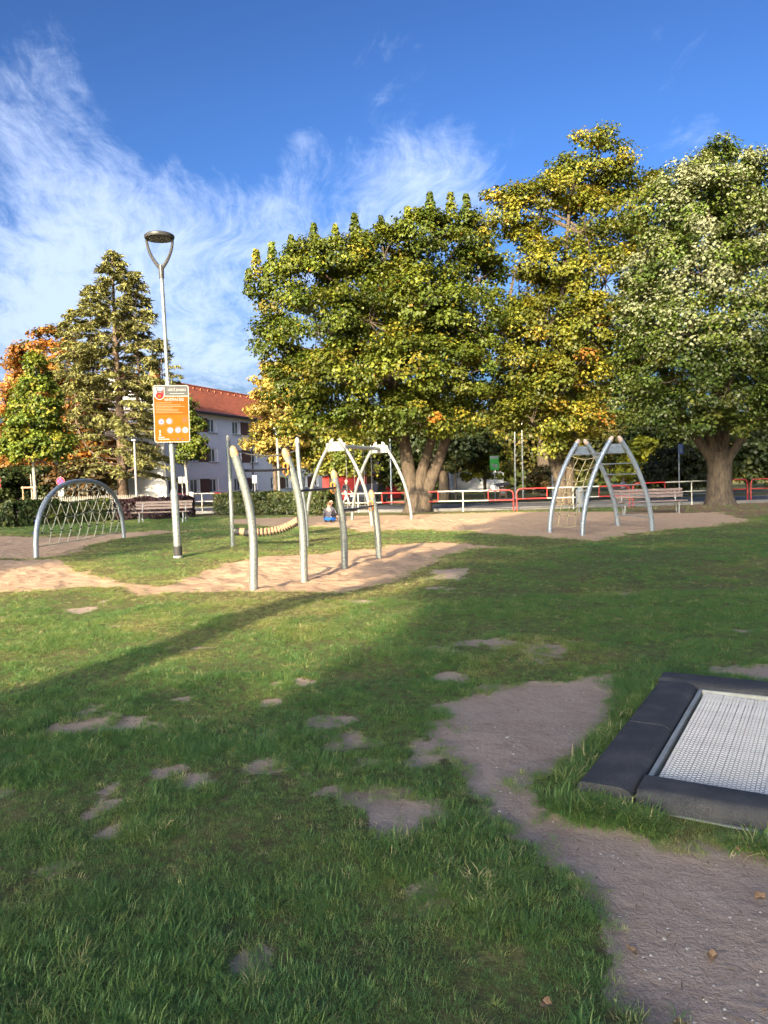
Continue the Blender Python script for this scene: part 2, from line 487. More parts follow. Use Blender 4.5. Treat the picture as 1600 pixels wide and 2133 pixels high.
def make_ground():
    xs = axis([(0, 9, .075, 1.0), (9, 24, .12, 1.02), (24, 500, .6, 1.22)])
    xs = np.concatenate([-xs[:0:-1], xs])
    ys = np.concatenate([-axis([(0, 60, .5, 1.5)])[:0:-1], axis([(0, 1.4, .2, 1.0), (1.4, 9, .065, 1.0), (9, 30, .11, 1.004), (30, 56, .4, 1.01), (56, 900, 1.0, 1.25)])])
    X, Y = np.meshgrid(xs, ys)
    x, y = X.ravel(), Y.ravel()
    sand, dirt, lit, dry = masks(x, y)
    z = hgt(x, y) - .05 * sand * np.clip(1 - y / 40, 0, 1) - .018 * dirt
    foot = (fbm(x * 4.2, y * 3.2, 91, 3) - .5)
    z = z + sand * foot * .10 * (1 - sst(y, 27, 31))
    nx, ny = len(xs), len(ys)
    me = bpy.data.meshes.new('ground')
    idx = np.arange(nx * ny).reshape(ny, nx)
    q = np.stack([idx[:-1, :-1], idx[:-1, 1:], idx[1:, 1:], idx[1:, :-1]], -1).reshape(-1)
    me.vertices.add(nx * ny); me.vertices.foreach_set('co', np.stack([x, y, z], 1).ravel())
    me.loops.add(len(q)); me.loops.foreach_set('vertex_index', q)
    me.polygons.add(len(q) // 4); me.polygons.foreach_set('loop_start', np.arange(0, len(q), 4))
    me.polygons.foreach_set('use_smooth', np.ones(len(q) // 4, bool))
    me.update(calc_edges=True)
    c = me.attributes.new('mask', 'FLOAT_COLOR', 'POINT')
    c.data.foreach_set('color', np.stack([sand, dirt, lit, dry], 1).ravel())
    m = bpy.data.materials.new('ground_cover'); m.use_nodes = True
    t = NT(m.node_tree); b = t.n['Principled BSDF']
    b.inputs['Roughness'].default_value = .95; b.inputs['Specular IOR Level'].default_value = .15
    at = t.add('ShaderNodeAttribute', attribute_name='mask')
    sp = t.add('ShaderNodeSeparateColor', inp={0: at.outputs['Color']})
    pos = t.add('ShaderNodeNewGeometry').outputs['Position']
    n1 = t.noise(pos, 2.2, 7, .7); n2 = t.noise(pos, 14, 5, .7); n3 = t.noise(pos, 55, 4, .75)
    turf = t.ramp(t.math('ADD', t.math('MULTIPLY', n1, .5), t.math('MULTIPLY', n2, .5)), [(.3, (.085, .066, .044)), (.46, (.085, .090, .036)), (.56, (.125, .125, .052)), (.70, (.22, .175, .10))])
    turf = t.mix(t.math('MULTIPLY', at.outputs['Alpha'], .6), turf, (.17, .135, .055))
    earth = t.ramp(t.math('ADD', t.math('MULTIPLY', n1, .5), t.math('ADD', t.math('MULTIPLY', n2, .28), t.math('MULTIPLY', n3, .22))), [(.3, (.20, .150, .122)), (.5, (.335, .265, .222)), (.7, (.42, .345, .295))])
    vo = t.add('ShaderNodeTexVoronoi', inp={'Vector': pos, 'Scale': 42.0, 'Randomness': 1.0})
    grit = t.smooth(vo.outputs['Distance'], .16, .08)
    vsel = t.smooth(t.add('ShaderNodeSeparateColor', inp={0: vo.outputs['Color']}).outputs[0], .80, .86)
    earth = t.mix(t.math('MULTIPLY', t.math('MULTIPLY', grit, vsel), .7), earth, (.55, .50, .46))
    sandc = t.ramp(t.math('ADD', t.math('MULTIPLY', n1, .3), t.math('ADD', t.math('MULTIPLY', n2, .45), t.math('MULTIPLY', n3, .25))), [(.32, (.31, .205, .135)), (.5, (.44, .305, .205)), (.66, (.51, .37, .26))])
    litc = t.ramp(t.math('ADD', t.math('MULTIPLY', n2, .6), t.math('MULTIPLY', n3, .4)), [(.35, (.085, .052, .034)), (.52, (.19, .12, .075)), (.68, (.34, .24, .14))])
    jit = t.math('MULTIPLY', t.math('SUBTRACT', n3, .5), .9)
    col = t.mix(t.smooth(t.math('ADD', sp.outputs[1], jit), .35, .6), turf, earth)
    col = t.mix(t.smooth(t.math('ADD', sp.outputs[2], jit), .3, .8), col, litc)
    col = t.mix(t.smooth(t.math('ADD', sp.outputs[0], jit), .3, .65), col, sandc)
    t.l.new(col, b.inputs['Base Color'])
    hh = t.math('ADD', t.math('ADD', t.math('MULTIPLY', n1, 1.6), t.math('MULTIPLY', n2, .75)), t.math('ADD', t.math('MULTIPLY', n3, .36), t.math('MULTIPLY', grit, .25)))
    n4 = t.add('ShaderNodeTexVoronoi', feature='SMOOTH_F1', inp={'Vector': pos, 'Scale': 5.5, 'Smoothness': .4}).outputs['Distance']
    hh = t.math('ADD', hh, t.math('MULTIPLY', sp.outputs[0], t.math('MULTIPLY', n4, 1.7)))
    bn = t.add('ShaderNodeBump', inp={'Strength': .6, 'Distance': .035, 'Height': hh})
    t.l.new(bn.outputs[0], b.inputs['Normal'])
    me.materials.append(m)
    o = link('ground', me); o['kind'] = 'structure'


make_ground()


def strip(name, m, l1, l2, z, kind='structure', zf=None):
    vs = []; fs = []
    for i, (a, b) in enumerate(zip(l1, l2)):
        za = z + (float(hgt(a[0], a[1])) if zf else 0); zb = z + (float(hgt(b[0], b[1])) if zf else 0)
        vs += [(a[0], a[1], za), (b[0], b[1], zb)]
        if i: fs.append((2 * i - 2, 2 * i - 1, 2 * i + 1, 2 * i))
    o = MB().add(vs, fs).build(name, m); o['kind'] = kind
    return o


def densify(pts, st=1.5):
    out = []
    for a, b in zip(pts[:-1], pts[1:]):
        a, b = np.array(a), np.array(b); n = max(1, int(np.linalg.norm(b - a) / st))
        out += [tuple(a + (b - a) * k / n) for k in range(n)]
    return out + [tuple(pts[-1])]


ASPH = pm('road_asphalt', (0.085, 0.088, 0.10), (0.055, 0.057, 0.066), 3, 0.85, bump=0.2, bscale=40)
PAVE = pm('pale_paving', (0.34, 0.32, 0.30), (0.25, 0.24, 0.225), 2, 0.85, bump=0.2, bscale=20)
KERBM = pm('dark_kerb_stone', (0.14, 0.135, 0.135), (0.09, 0.09, 0.09), 4, 0.8, bump=0.2)
rc = densify(ROADC)
strip('road', ASPH, off_line(rc, -3.5), off_line(rc, 3.5), .012)
for side in (1, -1):
    e0, e1 = off_line(rc, -3.5 if side < 0 else 3.5), off_line(rc, (-3.5 if side < 0 else 3.5) + side * .14)
    ktop = .13 if side < 0 else .13
    k = MB(); vs = []; fs = []
    if side < 0: e0, e1 = e0, e1
    for i, (a, b) in enumerate(zip(e0, e1)):
        hz = .125 if side > 0 else .03
        vs += [(*a, -.1), (*a, hz), (*b, hz), (*b, -.1)]
        if i:
            o_ = 4 * i
            for q in range(3): fs.append((o_ - 4 + q, o_ + q, o_ + q + 1, o_ - 3 + q))
    k.add(vs, fs); ob = k.build('kerb', KERBM); ob['kind'] = 'structure'
fp = densify([(90, 54.5), (14, 54.5), (4, 54.8), (-1, 56), (-6, 58.5)], 2)
strip('footpath', PAVE, off_line(fp, -1.5), off_line(fp, 1.5), .02, zf=True)
sp_ = densify([(-1.5, 37.2), (-4, 38.3), (-8, 38.5), (-14, 41.5), (-24, 45)], 1)
strip('pavement', PAVE, off_line(sp_, -1.0), off_line(sp_, 1.0), .03)

# ------------------------------------------------------------------ grass


def tuft_mesh(k, m):
    r = np.random.default_rng(100 + k)
    vs = []; fs = []
    flat = k >= 6
    for i in range(22):
        a = r.uniform(0, 2 * math.pi); d = r.uniform(0, .05)
        L = r.uniform(.028, .072) * (0.8 if flat else 1); lean = r.uniform(.6, 2.1) * (1.1 if flat else 1); wd = r.uniform(.0010, .0020)
        ba = a + r.normal(0, .7)
        dx, dy = math.cos(ba), math.sin(ba); sx, sy = -dy, dx
        bx, by = math.cos(a) * d, math.sin(a) * d
        base = len(vs)
        for s_, wk in ((0, 1), (.4, 1), (.75, .7), (1, 0)):
            ang = lean * (s_ ** .8)
            hx = L * s_ * math.sin(ang * .85); hz = L * s_ * math.cos(ang * .85)
            px, py = bx + dx * hx, by + dy * hx
            if wk: vs += [(px - sx * wd * wk, py - sy * wd * wk, hz), (px + sx * wd * wk, py + sy * wd * wk, hz)]
            else: vs.append((px, py, hz))
        fs += [(base, base + 1, base + 3, base + 2), (base + 2, base + 3, base + 5, base + 4), (base + 4, base + 5, base + 6)]
    return MB().add(vs, fs).mesh('grass_tuft', m)


def grass_material():
    m = bpy.data.materials.new('grass_blade'); m.use_nodes = True
    t = NT(m.node_tree); t.n.clear()
    ti = t.add('ShaderNodeAttribute', attribute_type='INSTANCER', attribute_name='tint').outputs['Fac']
    rd = t.add('ShaderNodeObjectInfo').outputs['Random']
    c = t.ramp(t.math('ADD', ti, t.math('MULTIPLY', t.math('SUBTRACT', rd, .5), .5)), [(0.0, (.100, .215, .074)), (.35, (.165, .265, .076)), (.65, (.28, .31, .10)), (1.0, (.52, .46, .27))])
    df = t.add('ShaderNodeBsdfDiffuse', inp={'Color': c})
    tr = t.add('ShaderNodeBsdfTranslucent', inp={'Color': t.mix(1.0, c, (1.2, 1.2, .7), 'MULTIPLY')})
    gl = t.add('ShaderNodeBsdfGlossy', inp={'Color': (.9, 1, .8, 1), 'Roughness': .5})
    m1 = t.add('ShaderNodeMixShader', inp={0: .45, 1: df.outputs[0], 2: tr.outputs[0]})
    m2 = t.add('ShaderNodeMixShader', inp={0: .03, 1: m1.outputs[0], 2: gl.outputs[0]})
    o = t.add('ShaderNodeOutputMaterial'); t.l.new(m2.outputs[0], o.inputs[0])
    return m


TRAMP_O, TRAMP_ANG, TRAMP_L, TRAMP_B = np.array([.887, 3.677]), math.atan2(-.504, .863), 2.3, .28


def tramp_local(x, y):
    dx, dy = x - TRAMP_O[0], y - TRAMP_O[1]
    c, s_ = math.cos(TRAMP_ANG), math.sin(TRAMP_ANG)
    return dx * c + dy * s_, -dx * s_ + dy * c


def make_grass():
    P = []
    for (y0, y1, dens) in ((1.5, 3.2, 1700), (3.2, 6, 1400), (6, 10, 850), (10, 17, 380), (17, 34, 140)):
        hw = lambda y: .60 * y + 2.4
        A = 2 * hw(y1) * (y1 - y0)
        n = int(A * dens)
        y = rng.uniform(y0, y1, n); x = rng.uniform(-hw(y1), hw(y1), n)
        k = np.abs(x) < hw(y)
        P.append(np.stack([x[k], y[k]], 1))
    # thick edge growth along the trampoline border
    u = rng.uniform(-.12, .02, 800); v = rng.uniform(-.05, 2.35, 800)
    u2 = rng.uniform(-.06, 1.0, 900); v2 = rng.uniform(-.20, -.01, 900)
    uu = np.concatenate([u, u2]); vv = np.concatenate([v, v2])
    c, s_ = math.cos(TRAMP_ANG), math.sin(TRAMP_ANG)
    E_ = np.stack([TRAMP_O[0] + uu * c - vv * s_, TRAMP_O[1] + uu * s_ + vv * c], 1)
    keep = (fbm(E_[:, 0] * 4, E_[:, 1] * 4, 55, 2) > .42) & ~((uu > .55) & (vv < 0) & (rng.random(len(uu)) < .75))
    E_ = E_[keep]
    P = np.concatenate(P)
    x, y = P[:, 0], P[:, 1]
    sand, dirt, lit, dry = masks(x, y, True)
    isl = sst(fbm(x * 5, y * 5, 83, 3), .52, .66)
    cover = (1 - sand) * np.clip((1 - dirt) * (1 + 1.2 * isl) - .25 * dirt * (1 - isl), 0, 1) * (1 - .85 * lit)
    tu, tv = tramp_local(x, y)
    out = ~((tu > -.02) & (tu < TRAMP_L) & (tv > -.02) & (tv < TRAMP_L + .02))
    thin = .74 + .26 * sst(fbm(x * 3.3, y * 3.3, 23, 3), .34, .55)
    k = (rng.random(len(x)) < cover * thin) & out
    # road and pavement stay clear
    k &= ~((y > 31.5) & (x > -3)) & ~((y > 33.5) & (x <= -3) & (y > 36.2 - .45 * (x + 3)))
    x, y, dry, dirt = x[k], y[k], dry[k], dirt[k]
    ne = len(E_)
    x = np.concatenate([x, E_[:, 0]]); y = np.concatenate([y, E_[:, 1]]); dry = np.concatenate([dry, np.full(ne, .25)])
    n = len(x)
    z = hgt(x, y) - .006
    clump = fbm(x * 2.6, y * 2.6, 41, 3)
    scl = (.54 + .40 * sst(clump, .38, .72)) * rng.uniform(.75, 1.25, n) * np.where(y > 10, np.clip(.8 + (y - 10) * .03, .8, 1.5), .92)
    scl[-ne:] = rng.uniform(.9, 1.7, ne)
    tint = np.clip(.12 + .12 * sst(y, 5, 9) * sst(2.5 - x, 0, 2) + .55 * (rng.random(n) < .07) + .55 * dry * rng.uniform(.4, 1.2, n) + .30 * (fbm(x * 1.1, y * 1.1, 19, 3) - .45) + .18 * (rng.random(n) < .05), 0, 1)  # left and farther tufts yellowed to look sunlit; the rest is dryness and chance
    pick = np.where((clump < .42) & (rng.random(n) < .35), rng.integers(6, 8, n), rng.integers(0, 6, n))
    rot = np.stack([rng.normal(0, .12, n), rng.normal(0, .12, n), rng.uniform(0, 6.283, n)], 1)
    me = bpy.data.meshes.new('grass')
    me.vertices.add(n); me.vertices.foreach_set('co', np.stack([x, y, z], 1).ravel())
    for nm, ty, arr, key in (('scl', 'FLOAT', scl, 'value'), ('tint', 'FLOAT', tint, 'value'), ('pick', 'INT', pick.astype(np.int32), 'value'), ('rot', 'FLOAT_VECTOR', rot.ravel(), 'vector')):
        a = me.attributes.new(nm, ty, 'POINT'); a.data.foreach_set(key, arr)
    gm = grass_material()
    cl = bpy.data.collections.new('grass_tufts')
    for i in range(8): cl.objects.link(bpy.data.objects.new('grass_tuft_%d' % i, tuft_mesh(i, gm)))
    o = link('grass', me); o['kind'] = 'stuff'; o['label'] = 'short worn green lawn grass with tufts and dry blades'
    ng = bpy.data.node_groups.new('grass_scatter', 'GeometryNodeTree')
    ng.interface.new_socket(name='Geometry', in_out='INPUT', socket_type='NodeSocketGeometry')
    ng.interface.new_socket(name='Geometry', in_out='OUTPUT', socket_type='NodeSocketGeometry')
    N = ng.nodes
    gi, go = N.new('NodeGroupInput'), N.new('NodeGroupOutput')
    ci = N.new('GeometryNodeCollectionInfo'); ci.inputs[0].default_value = cl; ci.inputs[1].default_value = True; ci.inputs[2].default_value = True
    ip = N.new('GeometryNodeInstanceOnPoints'); ip.inputs['Pick Instance'].default_value = True
    def attr(nm, ty):
        q = N.new('GeometryNodeInputNamedAttribute'); q.data_type = ty; q.inputs[0].default_value = nm
        return [s for s in q.outputs if s.enabled and s.name == 'Attribute'][0]
    L = ng.links
    L.new(gi.outputs[0], ip.inputs['Points']); L.new(ci.outputs[0], ip.inputs['Instance'])
    L.new(attr('pick', 'INT'), ip.inputs['Instance Index']); L.new(attr('scl', 'FLOAT'), ip.inputs['Scale'])
    e2r = N.new('FunctionNodeEulerToRotation'); L.new(attr('rot', 'FLOAT_VECTOR'), e2r.inputs[0]); L.new(e2r.outputs[0], ip.inputs['Rotation'])
    L.new(ip.outputs[0], go.inputs[0])
    md = o.modifiers.new('scatter', 'NODES'); md.node_group = ng
    print('grass tufts', n)


make_grass()

# ------------------------------------------------------------------ foliage


def leaves_mesh(name, pos, nrm, tip, size, col, m, width=.45, bend=.12, simple=False):
    n = len(pos)
    nrm = nrm / np.linalg.norm(nrm, axis=1, keepdims=True)
    t = tip - nrm * np.sum(tip * nrm, 1, keepdims=True)
    t = t / (np.linalg.norm(t, axis=1, keepdims=True) + 1e-9)
    b = np.cross(nrm, t)
    sh = np.array([(0, 0, 0), (width, .28, bend), (width * .86, .70, bend), (0, 1, -bend * .5), (-width * .86, .70, bend), (-width, .28, bend)])
    if simple: sh = np.array([(0, 0, 0), (width * 1.1, .5, bend), (0, 1, -bend * .5), (-width * 1.1, .5, bend)])
    nv = len(sh)
    s3 = size[:, None, None]
    V = pos[:, None, :] + s3 * (sh[None, :, 0:1] * b[:, None, :] + (sh[None, :, 1:2] - .5) * t[:, None, :] + sh[None, :, 2:3] * nrm[:, None, :])
    V = V.reshape(-1, 3)
    base = (np.arange(n) * nv)[:, None]
    pat = [[0, 1, 2, 3]] if simple else [[0, 1, 2, 3, 0, 3, 4, 5]]
    q = (base + np.array(pat)).reshape(-1)
    me = bpy.data.meshes.new(name)
    me.vertices.add(n * nv); me.vertices.foreach_set('co', V.ravel())
    me.loops.add(len(q)); me.loops.foreach_set('vertex_index', q)
    me.polygons.add(len(q) // 4); me.polygons.foreach_set('loop_start', np.arange(0, len(q), 4))
    me.update(calc_edges=True)
    c = me.attributes.new('col', 'FLOAT_COLOR', 'POINT')
    cc = np.concatenate([col, np.ones((n, 1))], 1)
    c.data.foreach_set('color', np.repeat(cc, nv, axis=0).ravel())
    me.materials.append(m)
    return me


def unit(n):
    v = rng.normal(size=(n, 3))
    return v / np.linalg.norm(v, axis=1, keepdims=True)


def crown_points(blobs, n_leaf, per, rc, inner=.12, shoots=(), zflat=.62, droop=.35):
    """leaf positions, outward normals, clump ids for a crown made of ellipsoid boughs"""
    vol = np.array([(b[3] * b[4] + b[3] * b[5] + b[4] * b[5]) for b in blobs])
    nc = max(len(blobs), int(n_leaf / per))
    cnt = np.maximum(1, (vol / vol.sum() * nc).astype(int))
    C = []; O = []
    for b, k in zip(blobs, cnt):
        d = unit(k)
        d[:, 2] = np.where(d[:, 2] < -.55, -d[:, 2], d[:, 2])
        rad = np.where(rng.random(k) < inner, rng.uniform(.2, .6, k), rng.uniform(.72, 1.04, k) ** .7)
        wob = 1 + .22 * (fbm(d[:, 0] * 2.2 + b[0], d[:, 1] * 2.2 + d[:, 2] * 3 + b[1], 13, 2) - .5) * 2
        C.append(np.array(b[:3]) + d * np.array(b[3:6]) * (rad * wob)[:, None])
        O.append(d)
    C = np.concatenate(C); O = np.concatenate(O)
    rcs = rc * rng.uniform(.65, 1.35, len(C))
    cid = np.repeat(np.arange(len(C)), per)
    g = rng.normal(size=(len(cid), 3)); g /= np.linalg.norm(g, axis=1, keepdims=True)
    g *= (rng.random(len(cid)) ** .45)[:, None]
    p = C[cid] + g * rcs[cid][:, None] * np.array([1, 1, zflat])
    out = O[cid] * .45 + g * .55 + np.array([0, 0, .55]) + rng.normal(size=g.shape) * .38
    for (sx, sy, sz, sr, sh) in shoots:
        k = int(per * 2.4)
        a = rng.uniform(0, 6.283, k); hh = rng.random(k) ** .8; rr = sr * (1 - .75 * hh) * np.sqrt(rng.random(k))
        p = np.concatenate([p, np.stack([sx + rr * np.cos(a), sy + rr * np.sin(a), sz + hh * sh], 1)])
        out = np.concatenate([out, np.stack([np.cos(a), np.sin(a), .6 + 0 * a], 1) + rng.normal(size=(k, 3)) * .4])
        cid = np.concatenate([cid, np.full(k, cid.max() + 1)])
    tip = out * np.array([1, 1, 0]) + np.array([0, 0, -droop * 2]) + rng.normal(size=p.shape) * .5
    return p, out, tip, cid, C


def pal(n, cid, cols, probs, jit=.18, cj=.22):
    """leaf colours: each clump leans to one tone, each leaf varies"""
    nc = cid.max() + 1
    cols = np.array(cols)
    ct = rng.choice(len(cols), nc, p=np.array(probs) / sum(probs))
    lt = rng.choice(len(cols), n, p=np.array(probs) / sum(probs))
    use = np.where(rng.random(n) < .78, ct[cid], lt)
    return cols[use] * (1 + rng.normal(0, jit * .8, (n, 1))).clip(.5, 1.6) * (1 + cj * rng.normal(0, 1, nc)).clip(.6, 1.5)[cid][:, None]


def limb(mb, a, b, r0, r1, n=7, sag=.15, k=6, wob=.05):
    a, b = Vector(a), Vector(b)
    mid = (a + b) / 2 + Vector((0, 0, (b - a).length * sag))
    pts = bez(a, mid, b, k)
    for i in range(1, k): pts[i] += Vector(rng.normal(0, wob * (b - a).length / k, 3))
    mb.tube(pts, [r0 + (r1 - r0) * i / k for i in range(k + 1)], n)


def tree(name, label, cat, base, blobs, leaf, cols, probs, n_leaf, per=60, rc=.6, stems=None, bark=None, m=None, group=None, shoots=(), inner=.12, twigs=.25,
         width=.45, droop=.35, zflat=.62, colfn=None, extra_limbs=(), simple=False):
    root = thing(name, label, cat, base, 0, group)
    p, out, tip, cid, C = crown_points(blobs, n_leaf, per, rc, inner, shoots, zflat, droop)
    col = pal(len(p), cid, cols, probs)
    if colfn is not None: col = colfn(p, out, col, cid)
    size = leaf * rng.uniform(.65, 1.25, len(p))
    link('crown', leaves_mesh('crown', p, out, tip, size, col, m or LEAFM, width, simple=simple), root)
    if stems:
        mb = MB(); tops = []
        for pts, rs in stems:
            mb.tube(pts, rs, 10); tops.append(Vector(pts[-1]))
        allp = [Vector(q) for pts, rs in stems for q in pts[len(pts) // 2:]]
        for b in blobs:
            c = Vector(b[:3])
            q = min(allp, key=lambda v: (v - c).length + max(0, v.z - c.z) * 2)
            L = (c - q).length
            if L > .3: limb(mb, q, c, min(.16, .035 + L * .022), .03, 6)
        for a, b2, r0, r1 in extra_limbs: limb(mb, a, b2, r0, r1, 7, .1)
        k = int(len(C) * twigs)
        if k:
            bc = np.array([b[:3] for b in blobs])
            for i in rng.choice(len(C), k, replace=False):
                j = np.argmin(np.sum((bc - C[i]) ** 2, 1))
                limb(mb, bc[j], C[i], .028, .008, 4, .05, 4, .12)
        mb.build('trunk', bark or BARK, root, True)
    return root


def px_blob(px, py, Y, rpx, rpz, base, dy=0.0, ry=None):
    """ellipsoid bough centred at depth Y, sized in pixels, relative to the tree base"""
    c = W(px, py, Y + dy)
    k = (Y + dy) / F
    return (c[0] - base[0], c[1] - base[1], c[2] - base[2], rpx * k, ry if ry else (rpx + rpz) * .5 * k, rpz * k)


MAPLE = [(.048, .072, .009), (.080, .104, .012), (.120, .135, .015), (.185, .16, .02), (.27, .125, .023)]
# the big green maple
B1 = (1.4, 33.5, 0)
bl = [px_blob(*a, 33.5, *b, B1, dy) for a, b, dy in (
    ((590, 620), (62, 60), .5), ((640, 560), (60, 50), 0), ((720, 560), (80, 60), -.5), ((800, 540), (80, 60), 0), ((890, 510), (80, 70), 0), ((960, 500), (60, 60), .8),
    ((1000, 580), (50, 80), .6), ((580, 720), (50, 60), .4), ((660, 680), (90, 80), -1.6), ((770, 670), (90, 90), -2.2), ((880, 640), (90, 80), -1.8), ((960, 680), (80, 90), -1.2),
    ((620, 800), (65, 70), -.6), ((710, 790), (90, 70), -2.4), ((830, 780), (100, 80), -2.9), ((940, 790), (80, 80), -1.8), ((640, 880), (60, 45), -.2),
    ((740, 880), (85, 40), -1.8), ((850, 880), (90, 55), -2.4), ((950, 880), (60, 40), -1.0), ((800, 640), (140, 120), 2.5), ((760, 800), (150, 100), 2.5), ((900, 760), (110, 120), 2.6))]
sh1 = []
for (px, py) in ((568, 545), (608, 530), (655, 505), (700, 508), (740, 485), (795, 490), (850, 470), (897, 440), (940, 440), (972, 445), (555, 590), (535, 560), (520, 600)):
    q = W(px, py + 12, 33.5); sh1.append((q[0] - B1[0], q[1] - B1[1], q[2] - B1[2] - .2, .40, 1.25))
stem1 = [([(0, 0, -.2), (-.05, 0, .25), (-.12, 0, .7), (-.25, 0, 1.6), (-.42, 0, 3.0), (-.8, .2, 5.5), (-1.2, .3, 8.5)], [.78, .50, .40, .30, .27, .2, .08]),
         ([(.1, 0, .2), (.1, -.02, .9), (.32, 0, 1.8), (.75, 0, 3.1), (1.0, .1, 5), (.9, .2, 9)], [.5, .36, .24, .2, .15, .07]),
         ([(.22, 0, .15), (.42, -.05, .8), (.9, 0, 1.9), (1.35, .1, 3.0), (2.0, .2, 5.0), (2.6, .5, 8)], [.5, .34, .26, .22, .15, .06])]
tree('maple_tree', 'broad green maple with leaning forked trunk behind the swing', 'tree', B1, bl, .125, MAPLE, [.30, .37, .25, .075, .005], 125000, 125, .60, stem1, shoots=sh1, twigs=.3,
     extra_limbs=[((-.42, 0, 3.0), (-4.2, -.5, 6.5), .16, .04), ((-.8, .2, 5.0), (-3.5, -1, 9), .13, .03), ((2.0, .2, 5.0), (3.4, -.5, 8.5), .12, .03)])

# the tall yellowing maple
B2 = (8.1, 34.5, 0)
YM = [(.075, .095, .012), (.130, .138, .016), (.19, .172, .020), (.27, .195, .024), (.31, .14, .024)]
bl = [px_blob(*a, 35, *b, B2, dy) for a, b, dy in (
    ((1240, 340), (70, 62), 0), ((1190, 390), (60, 55), .5), ((1290, 420), (55, 70), .3), ((1060, 450), (62, 58), .5), ((1130, 440), (70, 65), 0), ((1220, 480), (80, 75), -.6),
    ((1310, 520), (55, 70), .5), ((1330, 610), (45, 60), .4), ((1320, 780), (45, 60), .2), ((1345, 390), (35, 40), .6), ((1080, 550), (60, 60), .4), ((1160, 570), (75, 60), -.5), ((1260, 590), (80, 70), -.8), ((1060, 680), (60, 60), -.8), ((1130, 690), (85, 70), -1.8),
    ((1220, 700), (80, 80), -1.8), ((1300, 690), (50, 70), -.3), ((1080, 780), (80, 60), -1.8), ((1180, 800), (90, 70), -2.4), ((1270, 810), (60, 70), -1.2), ((1020, 860), (75, 55), -1.8),
    ((1110, 880), (85, 50), -2.2), ((1200, 880), (70, 45), -1.8), ((1160, 930), (40, 25), -1.4), ((1150, 700), (110, 120), 2.4), ((1130, 840), (110, 80), 2.2))]
stem2 = [([(-.1, 0, -.2), (-.1, 0, .3), (-.16, 0, 1.4), (-.25, 0, 3), (-.1, .1, 6), (.2, .2, 10), (.6, .2, 14)], [.45, .30, .25, .22, .18, .12, .05]),
         ([(.15, 0, -.1), (.2, 0, .5), (.3, .1, 2), (.6, .2, 4.5), (1.2, .3, 8), (1.4, .3, 12)], [.32, .24, .2, .17, .12, .05]),
         ([(-.25, 0, 1.2), (-.8, 0, 3.2), (-1.6, .1, 6), (-2.2, .2, 9.5)], [.2, .16, .12, .05])]
tree('maple_tree', 'tall yellowing maple with open crown behind the net frame', 'tree', B2, bl, .125, YM, [.32, .41, .21, .053, .007], 95000, 115, .60, stem2, twigs=.5, inner=.06)

# the silver-leaved lime
B3 = (14.0, 32.0, 0)
bl = [px_blob(*a, 32, *b, B3, dy) for a, b, dy in (
    ((1510, 360), (75, 55), 0), ((1430, 400), (70, 60), 0), ((1570, 390), (70, 60), 0), ((1390, 460), (70, 70), 0), ((1480, 450), (90, 80), -1.2), ((1590, 480), (80, 80), -.6),
    ((1370, 560), (75, 70), -.4), ((1460, 570), (95, 80), -2.0), ((1560, 590), (90, 80), -1.8), ((1660, 560), (80, 90), 0), ((1350, 660), (65, 70), -.6), ((1430, 690), (95, 80), -2.4),
    ((1540, 700), (95, 80), -2.8), ((1640, 700), (90, 90), -1.5), ((1340, 740), (60, 50), -.6), ((1410, 790), (90, 60), -2.4), ((1520, 810), (95, 65), -3.0), ((1620, 800), (90, 80), -1.8),
    ((1400, 870), (80, 50), -1.6), ((1490, 880), (80, 45), -2.4), ((1590, 870), (80, 50), -1.8), ((1320, 840), (50, 50), -.3), ((1500, 560), (150, 150), 2.6), ((1480, 780), (150, 100), 2.8))]


def lime_col(p, out, col, cid):
    k = .14 + .74 * sst(p[:, 2], 4.0, 10.0)
    cp = (rng.random(cid.max() + 1) < .52)[cid]
    pale = (rng.random(len(p)) < k * np.where(cp, 1.25, .07)) & (out[:, 1] < .3)
    col = col.copy()
    col[pale] = np.array([.185, .20, .11]) * rng.uniform(.75, 1.15, (pale.sum(), 1))
    return col


sh3 = []
for (px, py) in ((1520, 318), (1475, 330), (1560, 330), (1420, 360), (1380, 380)):
    q = W(px, py + 14, 32); sh3.append((q[0] - B3[0], q[1] - B3[1], q[2] - B3[2], .5, .6))
st3 = [([(0, 0, -.25), (0, 0, .05), (-.02, 0, .45), (-.02, 0, 1.4), (-.1, 0, 2.2)], [1.05, .64, .52, .46, .30])]
for dx, top, r in ((-.34, (-2.1, 0, 5.0), .20), (-.14, (-.8, .3, 6), .23), (.12, (.6, .2, 6.5), .19), (.36, (2.0, -.1, 5.2), .18), (.05, (.1, .8, 7), .2)):
    st3.append(([(dx * .6, 0, 1.0), (dx, 0, 1.9), ((dx + top[0]) / 2, top[1] / 2, 3.2), top, (top[0] * 1.6, top[1] * 1.5, top[2] + 4)], [r * 1.25, r * 1.05, r * .85, r * .6, .08]))
tree('lime_tree', 'large lime with silvery leaves and thick many-stemmed trunk on the right', 'tree', B3, bl, .12, [(.042, .068, .012), (.062, .090, .016), (.090, .115, .020), (.13, .14, .026)], [.3, .4, .22, .08],
     125000, 105, .60, st3, m=LINDM, shoots=sh3, colfn=lime_col, droop=.9, twigs=.15, simple=True,
     extra_limbs=[((1.7, -.1, 4.4), (4.6, -.3, 4.6), .12, .05), ((.9, 0, 2.6), (2.4, -.1, 4.6), .16, .08)])

